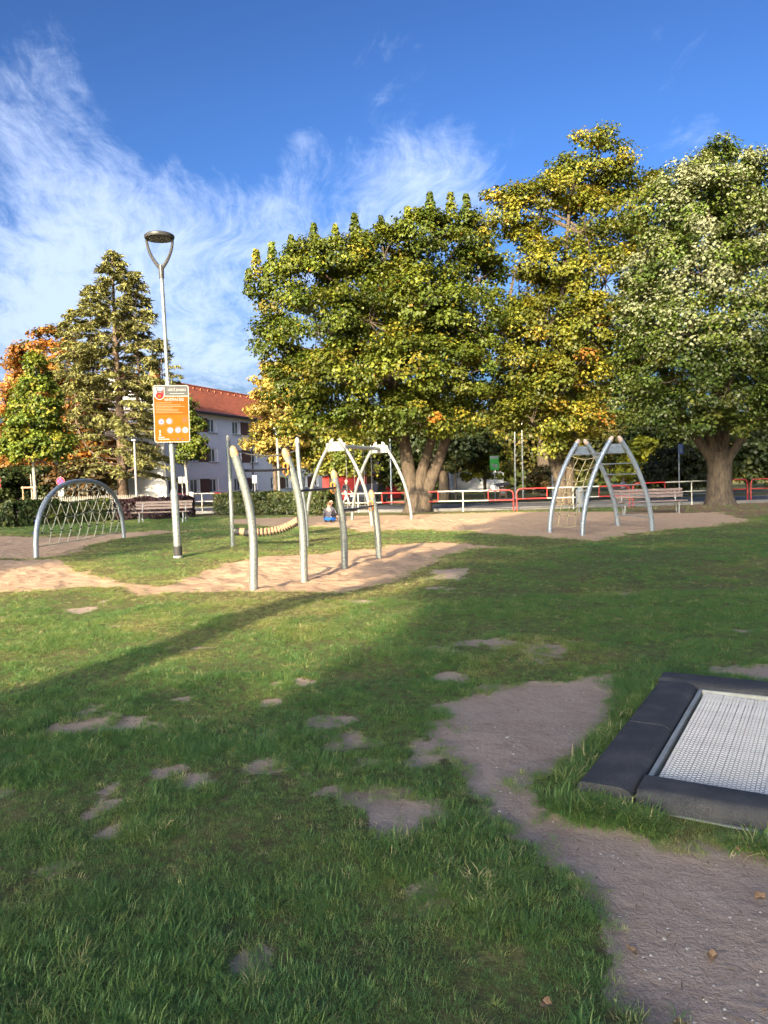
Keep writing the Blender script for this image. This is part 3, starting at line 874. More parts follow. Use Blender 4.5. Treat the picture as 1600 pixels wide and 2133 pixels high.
# chestnut, saplings, ochre tree
B4 = (-25.0, 60.0, -.3)
bl = [px_blob(*a, 60, *b, B4, dy) for a, b, dy in (
    ((105, 720), (50, 38), 0), ((70, 760), (45, 50), 0), ((140, 770), (50, 60), -.8), ((40, 790), (30, 40), .5), ((100, 830), (70, 60), -1.6), ((170, 860), (60, 60), -1.6), ((190, 920), (50, 50), -1.4), ((215, 870), (35, 45), -.6), ((210, 950), (40, 40), -.8),
    ((110, 920), (80, 60), -.8), ((60, 980), (60, 40), 0), ((150, 980), (80, 45), -.6), ((20, 940), (40, 60), 0), ((100, 860), (80, 120), 2.5), ((205, 980), (40, 40), .4))]
tree('chestnut_tree', 'rust orange horse chestnut behind the picket fence', 'tree', B4, bl, .26, [(.24, .095, .02), (.27, .125, .022), (.15, .065, .016), (.075, .07, .016), (.28, .16, .032)], [.3, .26, .2, .14, .1],
     26000, 60, .75, [([(0, 0, -.2), (0, 0, 1), (0, .2, 4), (.2, .3, 8)], [.5, .4, .3, .1])], twigs=.15, simple=True)
B6 = G(77, 1092)
bl = [px_blob(*a, B6[1], *b, B6, dy) for a, b, dy in (((75, 780), (22, 40), 0), ((75, 830), (45, 45), 0), ((55, 870), (36, 42), 0), ((98, 870), (36, 42), -.2), ((75, 900), (54, 46), -.3), ((40, 930), (42, 32), 0), ((115, 930), (42, 34), 0), ((78, 945), (60, 28), -.2))]
tree('young_tree', 'slim young tree with pale trunk beside the rope arch', 'tree', B6, bl, .12, [(.075, .115, .016), (.115, .155, .02), (.18, .20, .026), (.28, .25, .035)], [.3, .38, .26, .06], 17000, 40, .32,
     [([(0, 0, -.15), (0, 0, 1.2), (-.03, 0, 2.6), (-.05, 0, 4.4), (-.04, 0, 6.6)], [.085, .075, .065, .045, .012])], bark=BARKP, twigs=.2, group='young street trees')
MB().tube([(0, 0, 0), (0, 0, .42)], .10, 10).build('trunk_guard', BLACK, [o for o in bpy.data.objects if o.name == 'young_tree'][0])
B7 = G(393, 1075)
bl = [px_blob(*a, B7[1], *b, B7, dy) for a, b, dy in (((386, 852), (16, 26), 0), ((400, 893), (24, 28), 0), ((376, 908), (24, 28), 0), ((410, 930), (20, 22), 0), ((392, 945), (30, 20), -.2))]
tree('young_tree', 'slim green young tree half hidden by the orange notice', 'tree', B7, bl, .12, [(.07, .10, .015), (.11, .14, .02), (.16, .175, .025)], [.35, .4, .25], 7500, 34, .28,
     [([(0, 0, -.15), (0, 0, 1.2), (-.05, 0, 2.4), (-.1, 0, 4), (-.1, 0, 5.2)], [.075, .065, .055, .04, .012])], bark=BARKP, twigs=.2, group='young street trees')
B8 = (-7.4, 53.0, -.3)
bl = [px_blob(*a, 53, *b, B8, dy) for a, b, dy in (((560, 790), (30, 34), 0), ((585, 800), (40, 46), 0), ((545, 850), (26, 40), -.4), ((590, 870), (50, 60), -.6), ((535, 920), (26, 34), -.4), ((560, 940), (30, 30), -.5), ((600, 950), (40, 50), 0), ((590, 880), (50, 110), 1.6))]
tree('ochre_tree', 'ochre yellow tree in front of the end of the white building', 'tree', B8, bl, .20, [(.30, .21, .045), (.24, .19, .04), (.17, .16, .03), (.36, .26, .07)], [.34, .3, .22, .14], 15000, 46, .5,
     [([(0, 0, -.2), (0, 0, 2), (-.1, .1, 5), (-.1, .1, 8)], [.2, .16, .11, .03])], twigs=.3, simple=True)


def conifer(base, label, k_=1.0):
    root = thing('conifer', label, 'tree', base)
    root.scale = (k_, k_, k_)
    mb = MB()
    H0 = 16.6
    leaders = [((0, 0), 0.0, H0, 5.0), ((-1.7, .3), 5.5, 14.4, 2.3), ((-2.9, .2), 4.8, 13.0, 2.2), ((1.3, .2), 7.5, 15.4, 2.0), ((2.9, 0), 4.5, 11.0, 2.0)]
    mb.tube([(0, 0, -.2), (0, 0, .3), (.02, 0, 2), (.05, 0, 6), (-.05, 0, 11), (0, 0, H0)], [.50, .38, .33, .25, .15, .03], 10)
    P, N_, T, C_ = [], [], [], []
    for (ox, oy), z0, z1, L0 in leaders:
        if z0: mb.tube(bez((0, 0, z0 - 2.2), (ox * .9, oy, z0 - 1.2), (ox, oy, z0 + 1)) + [(ox, oy, z1)], [.075] * 9 + [.015], 6)
        zb = max(z0, 2.0)
        z = zb
        while z < z1:
            f = (z - zb) / (z1 - zb)
            for k in range(8 if z0 == 0 else 6):
                a = rng.uniform(0, 6.283)
                if rng.random() < (.30 + (.22 if z > 7 else -.15) * (math.cos(a) > .2) * (f < .62)) and f < .85: continue
                if z < 7.0 and math.cos(a) < .1 and rng.random() < .8: continue
                L = (L0 * (1 - f) ** .75 + .25) * rng.uniform(.65, 1.15)
                if z0 == 0 and f < .18: L *= .75
                d = np.array([math.cos(a), math.sin(a), 0])
                rise = .35 * L if f > .45 else .10 * L
                tip = np.array([ox, oy, z]) + d * L + np.array([0, 0, rise - .18 * L])
                pts = bez((ox, oy, z), tuple(np.array([ox, oy, z]) + d * L * .5 + np.array([0, 0, rise])), tuple(tip), 6)
                mb.tube(pts, [.05 * (1 - f) + .016] + [.03 * (1 - f) + .012] * 5 + [.006], 4)
                ns = int(44 * L + 16)
                tt = rng.uniform(.22, 1.0, ns) ** .8
                ii = np.minimum((tt * 6).astype(int), 5); fr = tt * 6 - ii
                pa = np.array([tuple(q) for q in pts])
                c = pa[ii] * (1 - fr)[:, None] + pa[ii + 1] * fr[:, None]
                side = np.stack([-d[1] * np.ones(ns), d[0] * np.ones(ns), np.zeros(ns)], 1) * rng.choice([-1, 1], ns)[:, None]
                tdir = side * rng.uniform(.3, 1, (ns, 1)) + d * .6 + np.array([0, 0, -.55]) + rng.normal(size=(ns, 3)) * .25
                P.append(c + tdir * rng.uniform(.02, .22, (ns, 1)) + rng.normal(size=(ns, 3)) * .05); T.append(tdir)
                N_.append(np.array([0, 0, 1.0]) + rng.normal(size=(ns, 3)) * .6)
                tone = rng.normal(0, .2)
                C_.append(np.array([[.150, .152, .058]]) * (1 + tone + rng.normal(0, .2, (ns, 1))).clip(.4, 1.9) + (rng.random((ns, 1)) < .22) * np.array([[.06, .045, .0]]))
            z += rng.uniform(.24, .36)
    P, N_, T, C_ = map(np.concatenate, (P, N_, T, C_))
    link('crown', leaves_mesh('crown', P, N_, T, rng.uniform(.20, .40, len(P)), C_, NEEDM, .13, .05, simple=True), root)
    mb.build('trunk', BARKR, root, True)
    print('conifer', len(P))


conifer((-18.6, 55.0, -.2), 'tall thin-branched conifer with several spires left of the lamp post', 1.09)


def hedge(name, label, pts, h, wd, cols, n, leafs=.10, group=None, z0=0.0):
    """clipped hedge along a line: dense leaves over a twiggy core"""
    root = thing(name, label, 'hedge', (pts[0][0], pts[0][1], z0), 0, group)
    P = np.array(pts) - np.array(pts[0])
    seg = np.linalg.norm(np.diff(P, axis=0), axis=1); cum = np.concatenate([[0], np.cumsum(seg)])
    t = rng.uniform(0, cum[-1], n)
    i = np.clip(np.searchsorted(cum, t) - 1, 0, len(seg) - 1)
    fr = (t - cum[i]) / seg[i]
    c = P[i] * (1 - fr)[:, None] + P[i + 1] * fr[:, None]
    dr = (P[i + 1] - P[i]) / seg[i][:, None]; nr = np.stack([-dr[:, 1], dr[:, 0]], 1)
    face = rng.random(n)
    u = rng.uniform(-1, 1, n); zz = rng.random(n) ** .8
    u = np.where(face < .6, np.sign(u) * rng.uniform(.78, 1.03, n), u)
    zz = np.where(face >= .6, rng.uniform(.86, 1.02, n), zz)
    wob = 1 + .16 * (fbm(t * 1.4, zz * 3, 71, 3) - .5) * 2
    endf = np.clip(np.minimum(t, cum[-1] - t) / .25, .75, 1)
    p = np.stack([c[:, 0] + nr[:, 0] * u * wd / 2 * wob * endf, c[:, 1] + nr[:, 1] * u * wd / 2 * wob * endf, .04 + zz * h * wob * (.92 + .08 * endf)], 1)
    out = np.stack([nr[:, 0] * u, nr[:, 1] * u, np.where(face >= .6, 1.0, .25)], 1) + rng.normal(size=(n, 3)) * .5
    cid = (t * 4).astype(int) * 5 + (zz * 4).astype(int)
    col = pal(n, cid, cols, [1] * len(cols), .2, .16)
    link('foliage', leaves_mesh('foliage', p, out, rng.normal(size=(n, 3)), leafs * rng.uniform(.6, 1.3, n), col, LEAFM, simple=True), root)
    mb = MB()
    for k in range(int(cum[-1] / .28)):
        tt = rng.uniform(0, cum[-1]); j = min(max(np.searchsorted(cum, tt) - 1, 0), len(seg) - 1)
        q = P[j] + (P[j + 1] - P[j]) * (tt - cum[j]) / seg[j]
        for _ in range(3):
            mb.tube([(q[0], q[1], -.1), (q[0] + rng.normal(0, .08), q[1] + rng.normal(0, .08), h * .5), (q[0] + rng.normal(0, .22), q[1] + rng.normal(0, .15), h * .85)], [.022, .014, .006], 4)
    mb.build('stem', BARK, root, kind='stuff')
    return root


hm0 = G(452, 1073); hm1 = G(692, 1072)
hedge('hedge', 'clipped dark green hedge behind the children by the sand', [(hm0[0], hm0[1] + .5), ((hm0[0] + hm1[0]) / 2, 35.6), (hm1[0], hm1[1] + .4)], .95, 1.1, [(.030, .045, .011), (.042, .058, .014), (.060, .068, .018)], 15000, .10, 'clipped hedges')
hedge('hedge', 'long clipped green hedge behind the rope arch on the left', [(-19, 29.6), (-15.0, 31.2), (-12.2, 34.0)], .92, 1.1, [(.028, .050, .011), (.045, .070, .015), (.085, .10, .022)], 17000, .10, 'clipped hedges')
hedge('hedge', 'low dark purple hedge behind the left bench', [(-12.0, 34.2), (-9.9, 34.8), (-8.9, 35.6)], .88, 1.0, [(.030, .014, .020), (.045, .018, .026), (.022, .014, .016)], 7000, .10, 'clipped hedges')

# trees, bushes beyond the road
DKG = [(.022, .034, .010), (.032, .046, .013), (.045, .058, .016)]
MIX = [(.040, .055, .014), (.065, .075, .018), (.10, .095, .024), (.15, .12, .03)]
YEL = [(.24, .22, .025), (.17, .18, .022), (.11, .13, .02)]


def bush(name, label, cat, X, Y, w_, h_, cols, n=5000, leaf=.3, group=None, z=-.3, trunk=0.0, wy=None, per=40, base_open=0.0):
    b0 = (X, Y, z)
    zz0 = base_open
    hb = h_ - zz0
    wy = wy or w_
    bl = [(0, 0, zz0 + hb * .55, w_ * .42, wy * .42, hb * .45), (-w_ * .25, -wy * .12, zz0 + hb * .38, w_ * .28, wy * .3, hb * .36), (w_ * .25, -wy * .1, zz0 + hb * .36, w_ * .27, wy * .3, hb * .34), (w_ * .05, -wy * .2, zz0 + hb * .3, w_ * .34, wy * .28, hb * .3), (w_ * .1, 0, zz0 + hb * .78, w_ * .24, wy * .24, hb * .22)]
    st = [([(0, 0, -.2), (0, 0, zz0 + .5), (.05, 0, zz0 + hb * .5)], [max(trunk, .06) * 1.3, max(trunk, .06), .04])]
    return tree(name, label, cat, b0, bl, leaf, cols, [1] * len(cols), n, per, max(.35, w_ * .11), st, group=group, twigs=.06, inner=.2, simple=True)


def atpx(px, Y): return W(px, 1000, Y)[0]


bush('dark_tree', 'dark leafy tree with grey trunk beyond the road right of the maple', 'tree', atpx(925, 58), 58, 7.5, 6.8, DKG, 9000, .30, 'trees beyond the road', trunk=.36, base_open=2.2)
bush('young_tree', 'thin young tree with pale stem beyond the road', 'tree', atpx(1045 - 96, 54), 54, 1.3, 3.2, MIX, 900, .2, 'trees beyond the road', trunk=.06, base_open=1.9)
bush('yellow_tree', 'small yellow-leaved tree behind the green notice', 'tree', atpx(1010, 60), 60, 4.0, 5.2, YEL + MIX[2:], 5000, .26, 'trees beyond the road', trunk=.12, base_open=.8)
bush('bright_shrub', 'bright sunlit yellow shrub seen through the ladder', 'bush', atpx(1335, 58), 58, 3.6, 4.3, [(.40, .36, .03), (.30, .30, .03), (.19, .21, .025)], 5000, .24, 'bushes beyond the road')
bush('round_bush', 'big dark rounded bush left of the lime trunk', 'bush', atpx(1405, 50), 50, 4.2, 3.3, [(.036, .042, .016), (.05, .055, .02), (.028, .034, .013)], 9000, .20, 'bushes beyond the road')
bush('round_bush', 'brownish clipped bush behind the white pole beyond the road', 'bush', atpx(1142, 57), 57, 3.2, 2.3, [(.075, .060, .022), (.055, .055, .018), (.10, .072, .028)], 6000, .18, 'bushes beyond the road')
bush('dark_bush', 'dense dark green shrubs right of the lime trunk', 'bush', atpx(1560, 52), 52, 6.5, 5.0, DKG, 9000, .26, 'bushes beyond the road')
bush('dark_bush', 'tall dark shrub left of the blue signpost', 'bush', atpx(1375, 62), 62, 6.5, 7.0, DKG, 8000, .30, 'bushes beyond the road')
bush('green_bush', 'loose green shrubs beside the red house', 'bush', atpx(850, 60), 60, 4.4, 5.2, DKG + MIX[:1], 7000, .26, 'bushes beyond the road')
bush('olive_tree', 'loose olive green tree seen between the ladder rungs', 'tree', atpx(1270, 66), 66, 8.0, 8.0, MIX, 9000, .30, 'trees beyond the road', base_open=.6)
bush('olive_tree', 'grey green loose tree behind two pale poles', 'tree', atpx(1110, 68), 68, 8.0, 9.0, MIX, 9000, .32, 'trees beyond the road', base_open=.5)
bush('olive_tree', 'dim green tree behind the maple trunk', 'tree', atpx(900, 75), 75, 12.0, 9.5, DKG + MIX[:2], 10000, .36, 'trees beyond the road', base_open=.5)
bush('olive_tree', 'dull green tree far right behind the lime', 'tree', atpx(1640, 62), 62, 9.0, 8.5, MIX, 9000, .32, 'trees beyond the road', base_open=.5)
bush('green_tree', 'grey green tree at the far left edge behind the chestnut', 'tree', atpx(-20, 66), 66, 8.0, 9.0, [(.09, .115, .045), (.12, .14, .06), (.07, .09, .03)], 7000, .3, base_open=.8)
bush('dark_conifer', 'dark spruce filling the gap between chestnut and pale house', 'tree', atpx(200, 61.5), 61.5, 4.0, 5.0, DKG, 6000, .24, base_open=.2)
bush('dark_bush', 'dark shrub behind the picket fence below the chestnut', 'bush', atpx(60, 54.5), 54.5, 5.0, 3.4, DKG, 5000, .24)
bush('brown_bush', 'brownish shrub behind the picket fence beside the dark spruce', 'bush', atpx(150, 54.5), 54.5, 5.5, 3.6, [(.06, .04, .015), (.04, .035, .012), (.09, .05, .016)], 5000, .24)
bush('dark_bush', 'dark shrub at the far left edge behind the hedge', 'bush', atpx(-10, 52), 52, 5.0, 3.2, DKG, 5000, .24)
bush('pine_tree', 'tree with tall pinkish bare trunk beyond the road', 'tree', atpx(1135, 63), 63, 6.5, 11.0, DKG + MIX[:1], 6000, .3, 'trees beyond the road', trunk=.5, base_open=5.5)
bush('yellow_tree', 'low yellow-green tree with leafy boughs behind the swing', 'tree', atpx(690, 56), 56, 6.5, 5.6, [(.16, .17, .025), (.11, .135, .02), (.075, .10, .016), (.22, .19, .03)], 12000, .2, 'trees beyond the road', trunk=.16, base_open=1.5)
bush('green_tree', 'dark green tree over the roof of the red house', 'tree', atpx(770, 60), 60, 6.5, 7.5, DKG + MIX[:1], 11000, .24, 'trees beyond the road', trunk=.2, base_open=2.0)
# a distant wooded edge closes the horizon
nfar = 26000
xa = rng.uniform(-120, 130, nfar); zf = rng.random(nfar)
top = 5.5 + 6 * fbm(xa * .09, xa * 0, 15, 3)
top = np.where(xa < 0, top * .62, top)
pf = np.stack([xa, 100 + rng.uniform(-4, 4, nfar) + (1 - zf) * -3, zf * top - .3], 1)
cf = pal(nfar, (xa * .5 + 70).astype(int), DKG + MIX[:3], [1] * 6)
fw = link('far_woods', leaves_mesh('far_woods', pf, np.stack([rng.normal(size=nfar), -np.ones(nfar), rng.normal(size=nfar)], 1), rng.normal(size=(nfar, 3)), rng.uniform(.7, 1.4, nfar), cf, LEAFM, simple=True))
fw['kind'] = 'stuff'

# trees behind the viewer whose shade lies over the lawn
SN = np.array([math.sin(R(SUN_AZ - 180)), math.cos(R(SUN_AZ - 180))]); PN = np.array([SN[1], -SN[0]])


def shade_tree(off, s0, w_, top, bottom, n, trunk=.25, toff=0.0, label=''):
    q = SN * s0 + PN * off
    hb = top - bottom
    bl = []
    for k in range(14):
        a = rng.uniform(0, 6.283); rr = rng.uniform(.2, .75)
        bl.append((math.cos(a) * w_ * .5 * rr, math.sin(a) * w_ * .5 * rr, bottom + hb * (.12 + .74 * k / 13), w_ * .30, w_ * .30, hb * .15))
    bl.append((0, 0, bottom + hb * .5, w_ * .42, w_ * .42, hb * .5))
    st = [([(PN[0] * toff, PN[1] * toff, -.2), (PN[0] * toff, PN[1] * toff, bottom * .9), (0, 0, bottom + hb * .4)], [trunk * 1.2, trunk, .08])]
    tree('shade_tree', label, 'tree', (q[0], q[1], 0), bl, .62, DKG, [1, 1, 1], int(n * 1.35), 30, w_ * .15, st, group='trees on the near side of the playground', twigs=0, inner=.3, simple=True)


rng = np.random.default_rng(SHADE_SEED)
LB = 'leafy tree on the near side of the lawn, out of frame, shading it'
for off, s0, w_, top, bot, n, tr, to in (
        (-0.2, -30, 5.6, 27.0, 8.5, 6000, .35, 0), (3.4, -31, 7.5, 29.5, 8.0, 7500, .35, 0), (8.4, -31, 7.5, 29.5, 8.0, 7000, .35, 0), (13.2, -31, 7.5, 27.0, 8.0, 6000, .35, 0),
        (-3.3, -9, 3.9, 16.5, 7.4, 4500, .26, -1.4),
        (-4.0, -30, 3.6, 13.3, 5.5, 4500, .25, 0), (-6.6, -31, 3.4, 12.4, 5.0, 3500, .25, 0),
        (-14.6, -30, 6.5, 23.5, 6.0, 5500, .35, 0), (-20.2, -30, 7.0, 24.0, 6.0, 6000, .35, 0), (-26.5, -30, 8, 23.0, 6.0, 5500, .35, 0)):
    shade_tree(off, s0, w_, top, bot, n, tr, to, LB)
# @@PART2@@
# ------------------------------------------------------------------ trampoline


def make_trampoline():
    L, B, T = TRAMP_L, TRAMP_B, .10
    root = thing('trampoline', 'ground level trampoline with black rubber border tiles and white woven mat', 'trampoline', (TRAMP_O[0], TRAMP_O[1], 0), TRAMP_ANG)
    m = bpy.data.materials.new('rubber_granulate'); m.use_nodes = True
    t = NT(m.node_tree); b = t.n['Principled BSDF']; b.inputs['Roughness'].default_value = .82; b.inputs['Specular IOR Level'].default_value = .35
    pos = t.add('ShaderNodeNewGeometry').outputs['Position']
    n1 = t.noise(pos, 160, 3, .7); n2 = t.noise(pos, 4, 4, .6)
    c = t.ramp(n1, [(.35, (.022, .024, .030)), (.55, (.042, .046, .056)), (.72, (.10, .105, .12))])
    c = t.mix(t.math('MULTIPLY', t.smooth(n2, .45, .72), .45), c, (.12, .115, .115))
    t.l.new(c, b.inputs['Base Color'])
    bn = t.add('ShaderNodeBump', inp={'Strength': .5, 'Distance': .004, 'Height': n1}); t.l.new(bn.outputs[0], b.inputs['Normal'])

    def tile(x0, x1, y0, y1, inner):
        """rubber tile with a rounded back; `inner` names the side rounded down towards the mat"""
        g = .009
        x0 += g; x1 -= g; y0 += g; y1 -= g
        mb = MB(); nu, nv = 14, 14
        def prof(u, side):
            r = .35 if side else .16
            return math.sqrt(max(0, 1 - ((r - u) / r) ** 2)) if u < r else 1.0
        vs = []; fs = []
        us = [0, .02, .06, .12, .2, .3, .5, .7, .8, .88, .94, .98, 1]
        for v in us:
            for u in us:
                h = 1.0
                hx0 = prof(u, inner == 'x0'); hx1 = prof(1 - u, inner == 'x1'); hy0 = prof(v, inner == 'y0'); hy1 = prof(1 - v, inner == 'y1')
                if x1 - x0 > y1 - y0: hx0 = hx1 = min(1, .9 + .1 * min(1, min(u, 1 - u) * 12))
                else: hy0 = hy1 = min(1, .9 + .1 * min(1, min(v, 1 - v) * 12))
                h = min(hx0, hx1, hy0, hy1)
                vs.append((x0 + (x1 - x0) * u, y0 + (y1 - y0) * v, .055 + (T - .055) * h))
        n = len(us)
        for j in range(n - 1):
            for i in range(n - 1): fs.append((j * n + i, j * n + i + 1, (j + 1) * n + i + 1, (j + 1) * n + i))
        ring = [i for i in range(n)] + [j * n + n - 1 for j in range(1, n)] + [(n - 1) * n + i for i in range(n - 2, -1, -1)] + [j * n for j in range(n - 2, 0, -1)]
        o = len(vs)
        for i in ring: vs.append((vs[i][0], vs[i][1], .015))
        k = len(ring)
        for i in range(k): fs.append((ring[i], o + i, o + (i + 1) % k, ring[(i + 1) % k]))
        mb.add(vs, fs).build('border_tile', m, root, 35)

    ys = [0, 1.02, L - B]
    for a, b2 in zip(ys[:-1], ys[1:]):
        tile(0, B, a, b2, 'x1'); tile(L - B, L, a + B, b2 + B, 'x0')
    for a, b2 in ((0, 1.02), (1.02, L - B)):
        tile(a, b2, L - B, L, 'y0')
        tile(a + B, b2 + B, 0, B, 'y1')
    # zinc frame: outer skirt, inner angle
    f = MB()
    for (x0, x1, y0, y1) in ((-.0, L, -.004, .03), (-.0, L, L - .03, L + .004), (-.004, .03, .03, L - .03), (L - .03, L + .004, .03, L - .03)):
        f.box(((x0 + x1) / 2, (y0 + y1) / 2, -.06), (x1 - x0, y1 - y0, .146))
    i0, i1 = B + .004, L - B - .004
    for (cx, cy, sx, sy) in ((L / 2, i0 + .012, i1 - i0, .024), (L / 2, i1 - .012, i1 - i0, .024), (i0 + .012, L / 2, .024, i1 - i0 - .05), (i1 - .012, L / 2, .024, i1 - i0 - .05)):
        f.box((cx, cy, .02), (sx, sy, .085))
    f.build('frame', pm('trampoline_zinc', (.42, .45, .45), (.32, .34, .33), 9, .45, .35), root)
    bed = MB()
    for (cx, cy, sx, sy) in ((B / 2, L / 2, B - .07, L - .08), (L - B / 2, L / 2, B - .07, L - .08), (L / 2, B / 2, L - 2 * B, B - .07), (L / 2, L - B / 2, L - 2 * B, B - .07)): bed.box((cx, cy, .035), (sx, sy, .05))
    bed.build('tile_bed', BLACK, root)
    pit = MB().box((L / 2, L / 2, -.05), (i1 - i0, i1 - i0, .01)).build('pit_floor', BLACK, root)
    # woven mat: one strip per cord, strips share one mesh of small slats
    matm = pm('white_mat_slats', (.56, .565, .575), (.42, .43, .445), 5, .5, lo=.4, hi=.75)
    a0, a1 = i0 + .045, i1 - .045
    n = 80; pitch = (a1 - a0) / n; m2 = 104; lp = (a1 - a0) / m2
    def strip_mesh(ph):
        s = MB()
        for k in range(m2):
            y = a0 + (k + .5) * lp
            z = .0018 * (1 if (k + ph) % 2 else -1)
            hx, hy = pitch * .50, lp * .45
            s.add([(-hx, y - hy, z), (hx, y - hy, z), (hx, y + hy, z), (-hx, y + hy, z), (-hx * .55, y - hy * .6, z + .0045), (hx * .55, y - hy * .6, z + .0045), (hx * .55, y + hy * .6, z + .0045), (-hx * .55, y + hy * .6, z + .0045)],
                  [(4, 5, 6, 7), (0, 1, 5, 4), (1, 2, 6, 5), (2, 3, 7, 6), (3, 0, 4, 7)])
        s.tube([(0, a0 - .03, 0), (0, a1 + .03, 0)], .0025, 4)
        return s.mesh('mat_strip', matm)
    ms = [strip_mesh(0), strip_mesh(1)]
    for k in range(n):
        x = a0 + (k + .5) * pitch
        link('mat_strip', ms[k % 2], root, (x, 0, .050 - .026 * math.sin(math.pi * (k + .5) / n) + rng.normal(0, .0005)), (0, rng.normal(0, .006), rng.normal(0, .0005)))
    MB().tube([(a0, a0 - .012, .04), (a0, a1 + .012, .04), (a1, a1 + .012, .04), (a1, a0 - .012, .04), (a0, a0 - .012, .04)], .004, 5).build('edge_cable', ZINC, root)
    # leaf lying on the mat
    return root


make_trampoline()

# ------------------------------------------------------------------ lamp post and notice
LB_ = G(371, 1160); LEAN = .016


def make_lamp():
    root = thing('street_lamp', 'tall galvanised lamp post with forked arms and disc lamp head', 'street lamp', (LB_[0], LB_[1], 0))
    root.rotation_euler = (0, -LEAN, 0)
    zt = W(332, 492, LB_[1])[2]
    zc1, zc2 = W(361, 1018, LB_[1])[2], W(349, 784, LB_[1])[2]
    zf = W(336, 578, LB_[1])[2]
    MB().lathe([(.082, .22), (.082, zc1 - .06), (.06, zc1)], n=20).lathe([(.056, zc1 - .01), (.056, zc2 - .05), (.043, zc2)], n=20).lathe([(.041, zc2 - .01), (.040, zf + .05)], n=16).build('pole', GALV, root, True)
    MB().lathe([(.092, -.1), (.092, .22), (.086, .235)], n=20).build('pole_sleeve', BLACK, root, True)
    MB().lathe([(.105, -.1), (.105, .02), (.093, .03)], n=20).build('base_collar', ZINC, root, True)
    f = MB()
    f.lathe([(.052, zf - .02), (.056, zf + .22), (.05, zf + .26)], n=14)
    hw = .275
    for s in (-1, 1):
        f.tube(bez((s * .025, 0, zf + .2), (s * hw * 1.02, 0, zf + .50), (s * hw, 0, zt - .02), 10), [.042, .04, .038, .036, .034, .033, .032, .031, .03, .03, .03], 8)
    f.build('fork', LAMPDK, root, True)
    h = MB().lathe([(.25, zt - .06), (.30, zt - .055), (.315, zt - .02), (.31, zt + .01), (.27, zt + .035), (.12, zt + .05), (.01, zt + .052)], n=36).build('lamp_head', LAMPDK, root, True)
    MB().lathe([(.235, zt - .066), (.24, zt - .058)], n=36).build('diffuser', LENS, h, True)
    MB().box((.0, -.083, .75), (.07, .006, .3)).build('service_door', GALV, root)


make_lamp()


def text_mesh(s, size, m, parent, loc, name, sx=1.0, align='CENTER'):
    cu = bpy.data.curves.new('t', 'FONT'); cu.body = s; cu.size = size; cu.extrude = .0006; cu.offset = size * .012
    cu.align_x = align; cu.align_y = 'CENTER'
    o = bpy.data.objects.new('t', cu); COL.objects.link(o)
    bpy.context.view_layer.update()
    me = bpy.data.meshes.new_from_object(o.evaluated_get(bpy.context.evaluated_depsgraph_get()))
    bpy.data.objects.remove(o); me.name = name
    me.materials.clear(); me.materials.append(m)
    return link(name, me, parent, loc, (R(90), 0, 0), (sx, 1, 1))


def rrect(w_, h_, r, n=5, cx=0, cz=0):
    out = []
    for (sx, sz, a0) in ((1, -1, -90), (1, 1, 0), (-1, 1, 90), (-1, -1, 180)):
        for k in range(n + 1):
            a = R(a0 + 90 * k / n)
            out.append((cx + sx * (w_ / 2 - r) + r * math.cos(a), cz + sz * (h_ / 2 - r) + r * math.sin(a)))
    return out


def disc(cx, cz, r, n=24, r2=None): return [(cx + r * math.cos(2 * math.pi * k / n), cz + r * math.sin(2 * math.pi * k / n)) for k in range(n)]


def ring_plate(mb, cx, cz, r0, r1, y0, y1, n=28, a0=0, a1=360):
    k = n; vs = []
    closed = a1 - a0 >= 360
    cnt = k if closed else k + 1
    for i in range(cnt):
        a = R(a0 + (a1 - a0) * i / k)
        c, s = math.cos(a), math.sin(a)
        vs += [(cx + r0 * c, y0, cz + r0 * s), (cx + r1 * c, y0, cz + r1 * s), (cx + r1 * c, y1, cz + r1 * s)]
    fs = []
    for i in range(cnt if closed else cnt - 1):
        j = (i + 1) % cnt
        fs += [(3 * i, 3 * i + 1, 3 * j + 1, 3 * j), (3 * i + 1, 3 * i + 2, 3 * j + 2, 3 * j + 1)]
    mb.add(vs, fs)


SGNO = pm('sign_orange', (.27, .058, .005), (.25, .052, .005), 2, .75, spec=.1)
SGNY = pm('sign_amber', (.265, .075, .005), (.25, .07, .005), 2, .75, spec=.1)
SGNG = pm('sign_grey', (.075, .077, .082), (.068, .07, .075), 2, .75, spec=.1)
SGNW = pm('sign_white', (.30, .30, .30), (.27, .27, .27), 3, .75, spec=.1)
SGNB = pm('sign_blue', (.09, .085, .27), (.08, .075, .24), 3, .75, spec=.1)
SGNBL = pm('sign_light_blue', (.22, .30, .56), (.2, .27, .5), 3, .75, spec=.1)
SGNR = pm('sign_red', (.34, .016, .026), (.30, .014, .022), 3, .75, spec=.1)
SGNK = pm('sign_black', (.03, .025, .025), (.04, .03, .03), 3, .5)
SGNP = pm('sign_pale_orange', (.30, .13, .06), (.29, .125, .055), 3, .4)


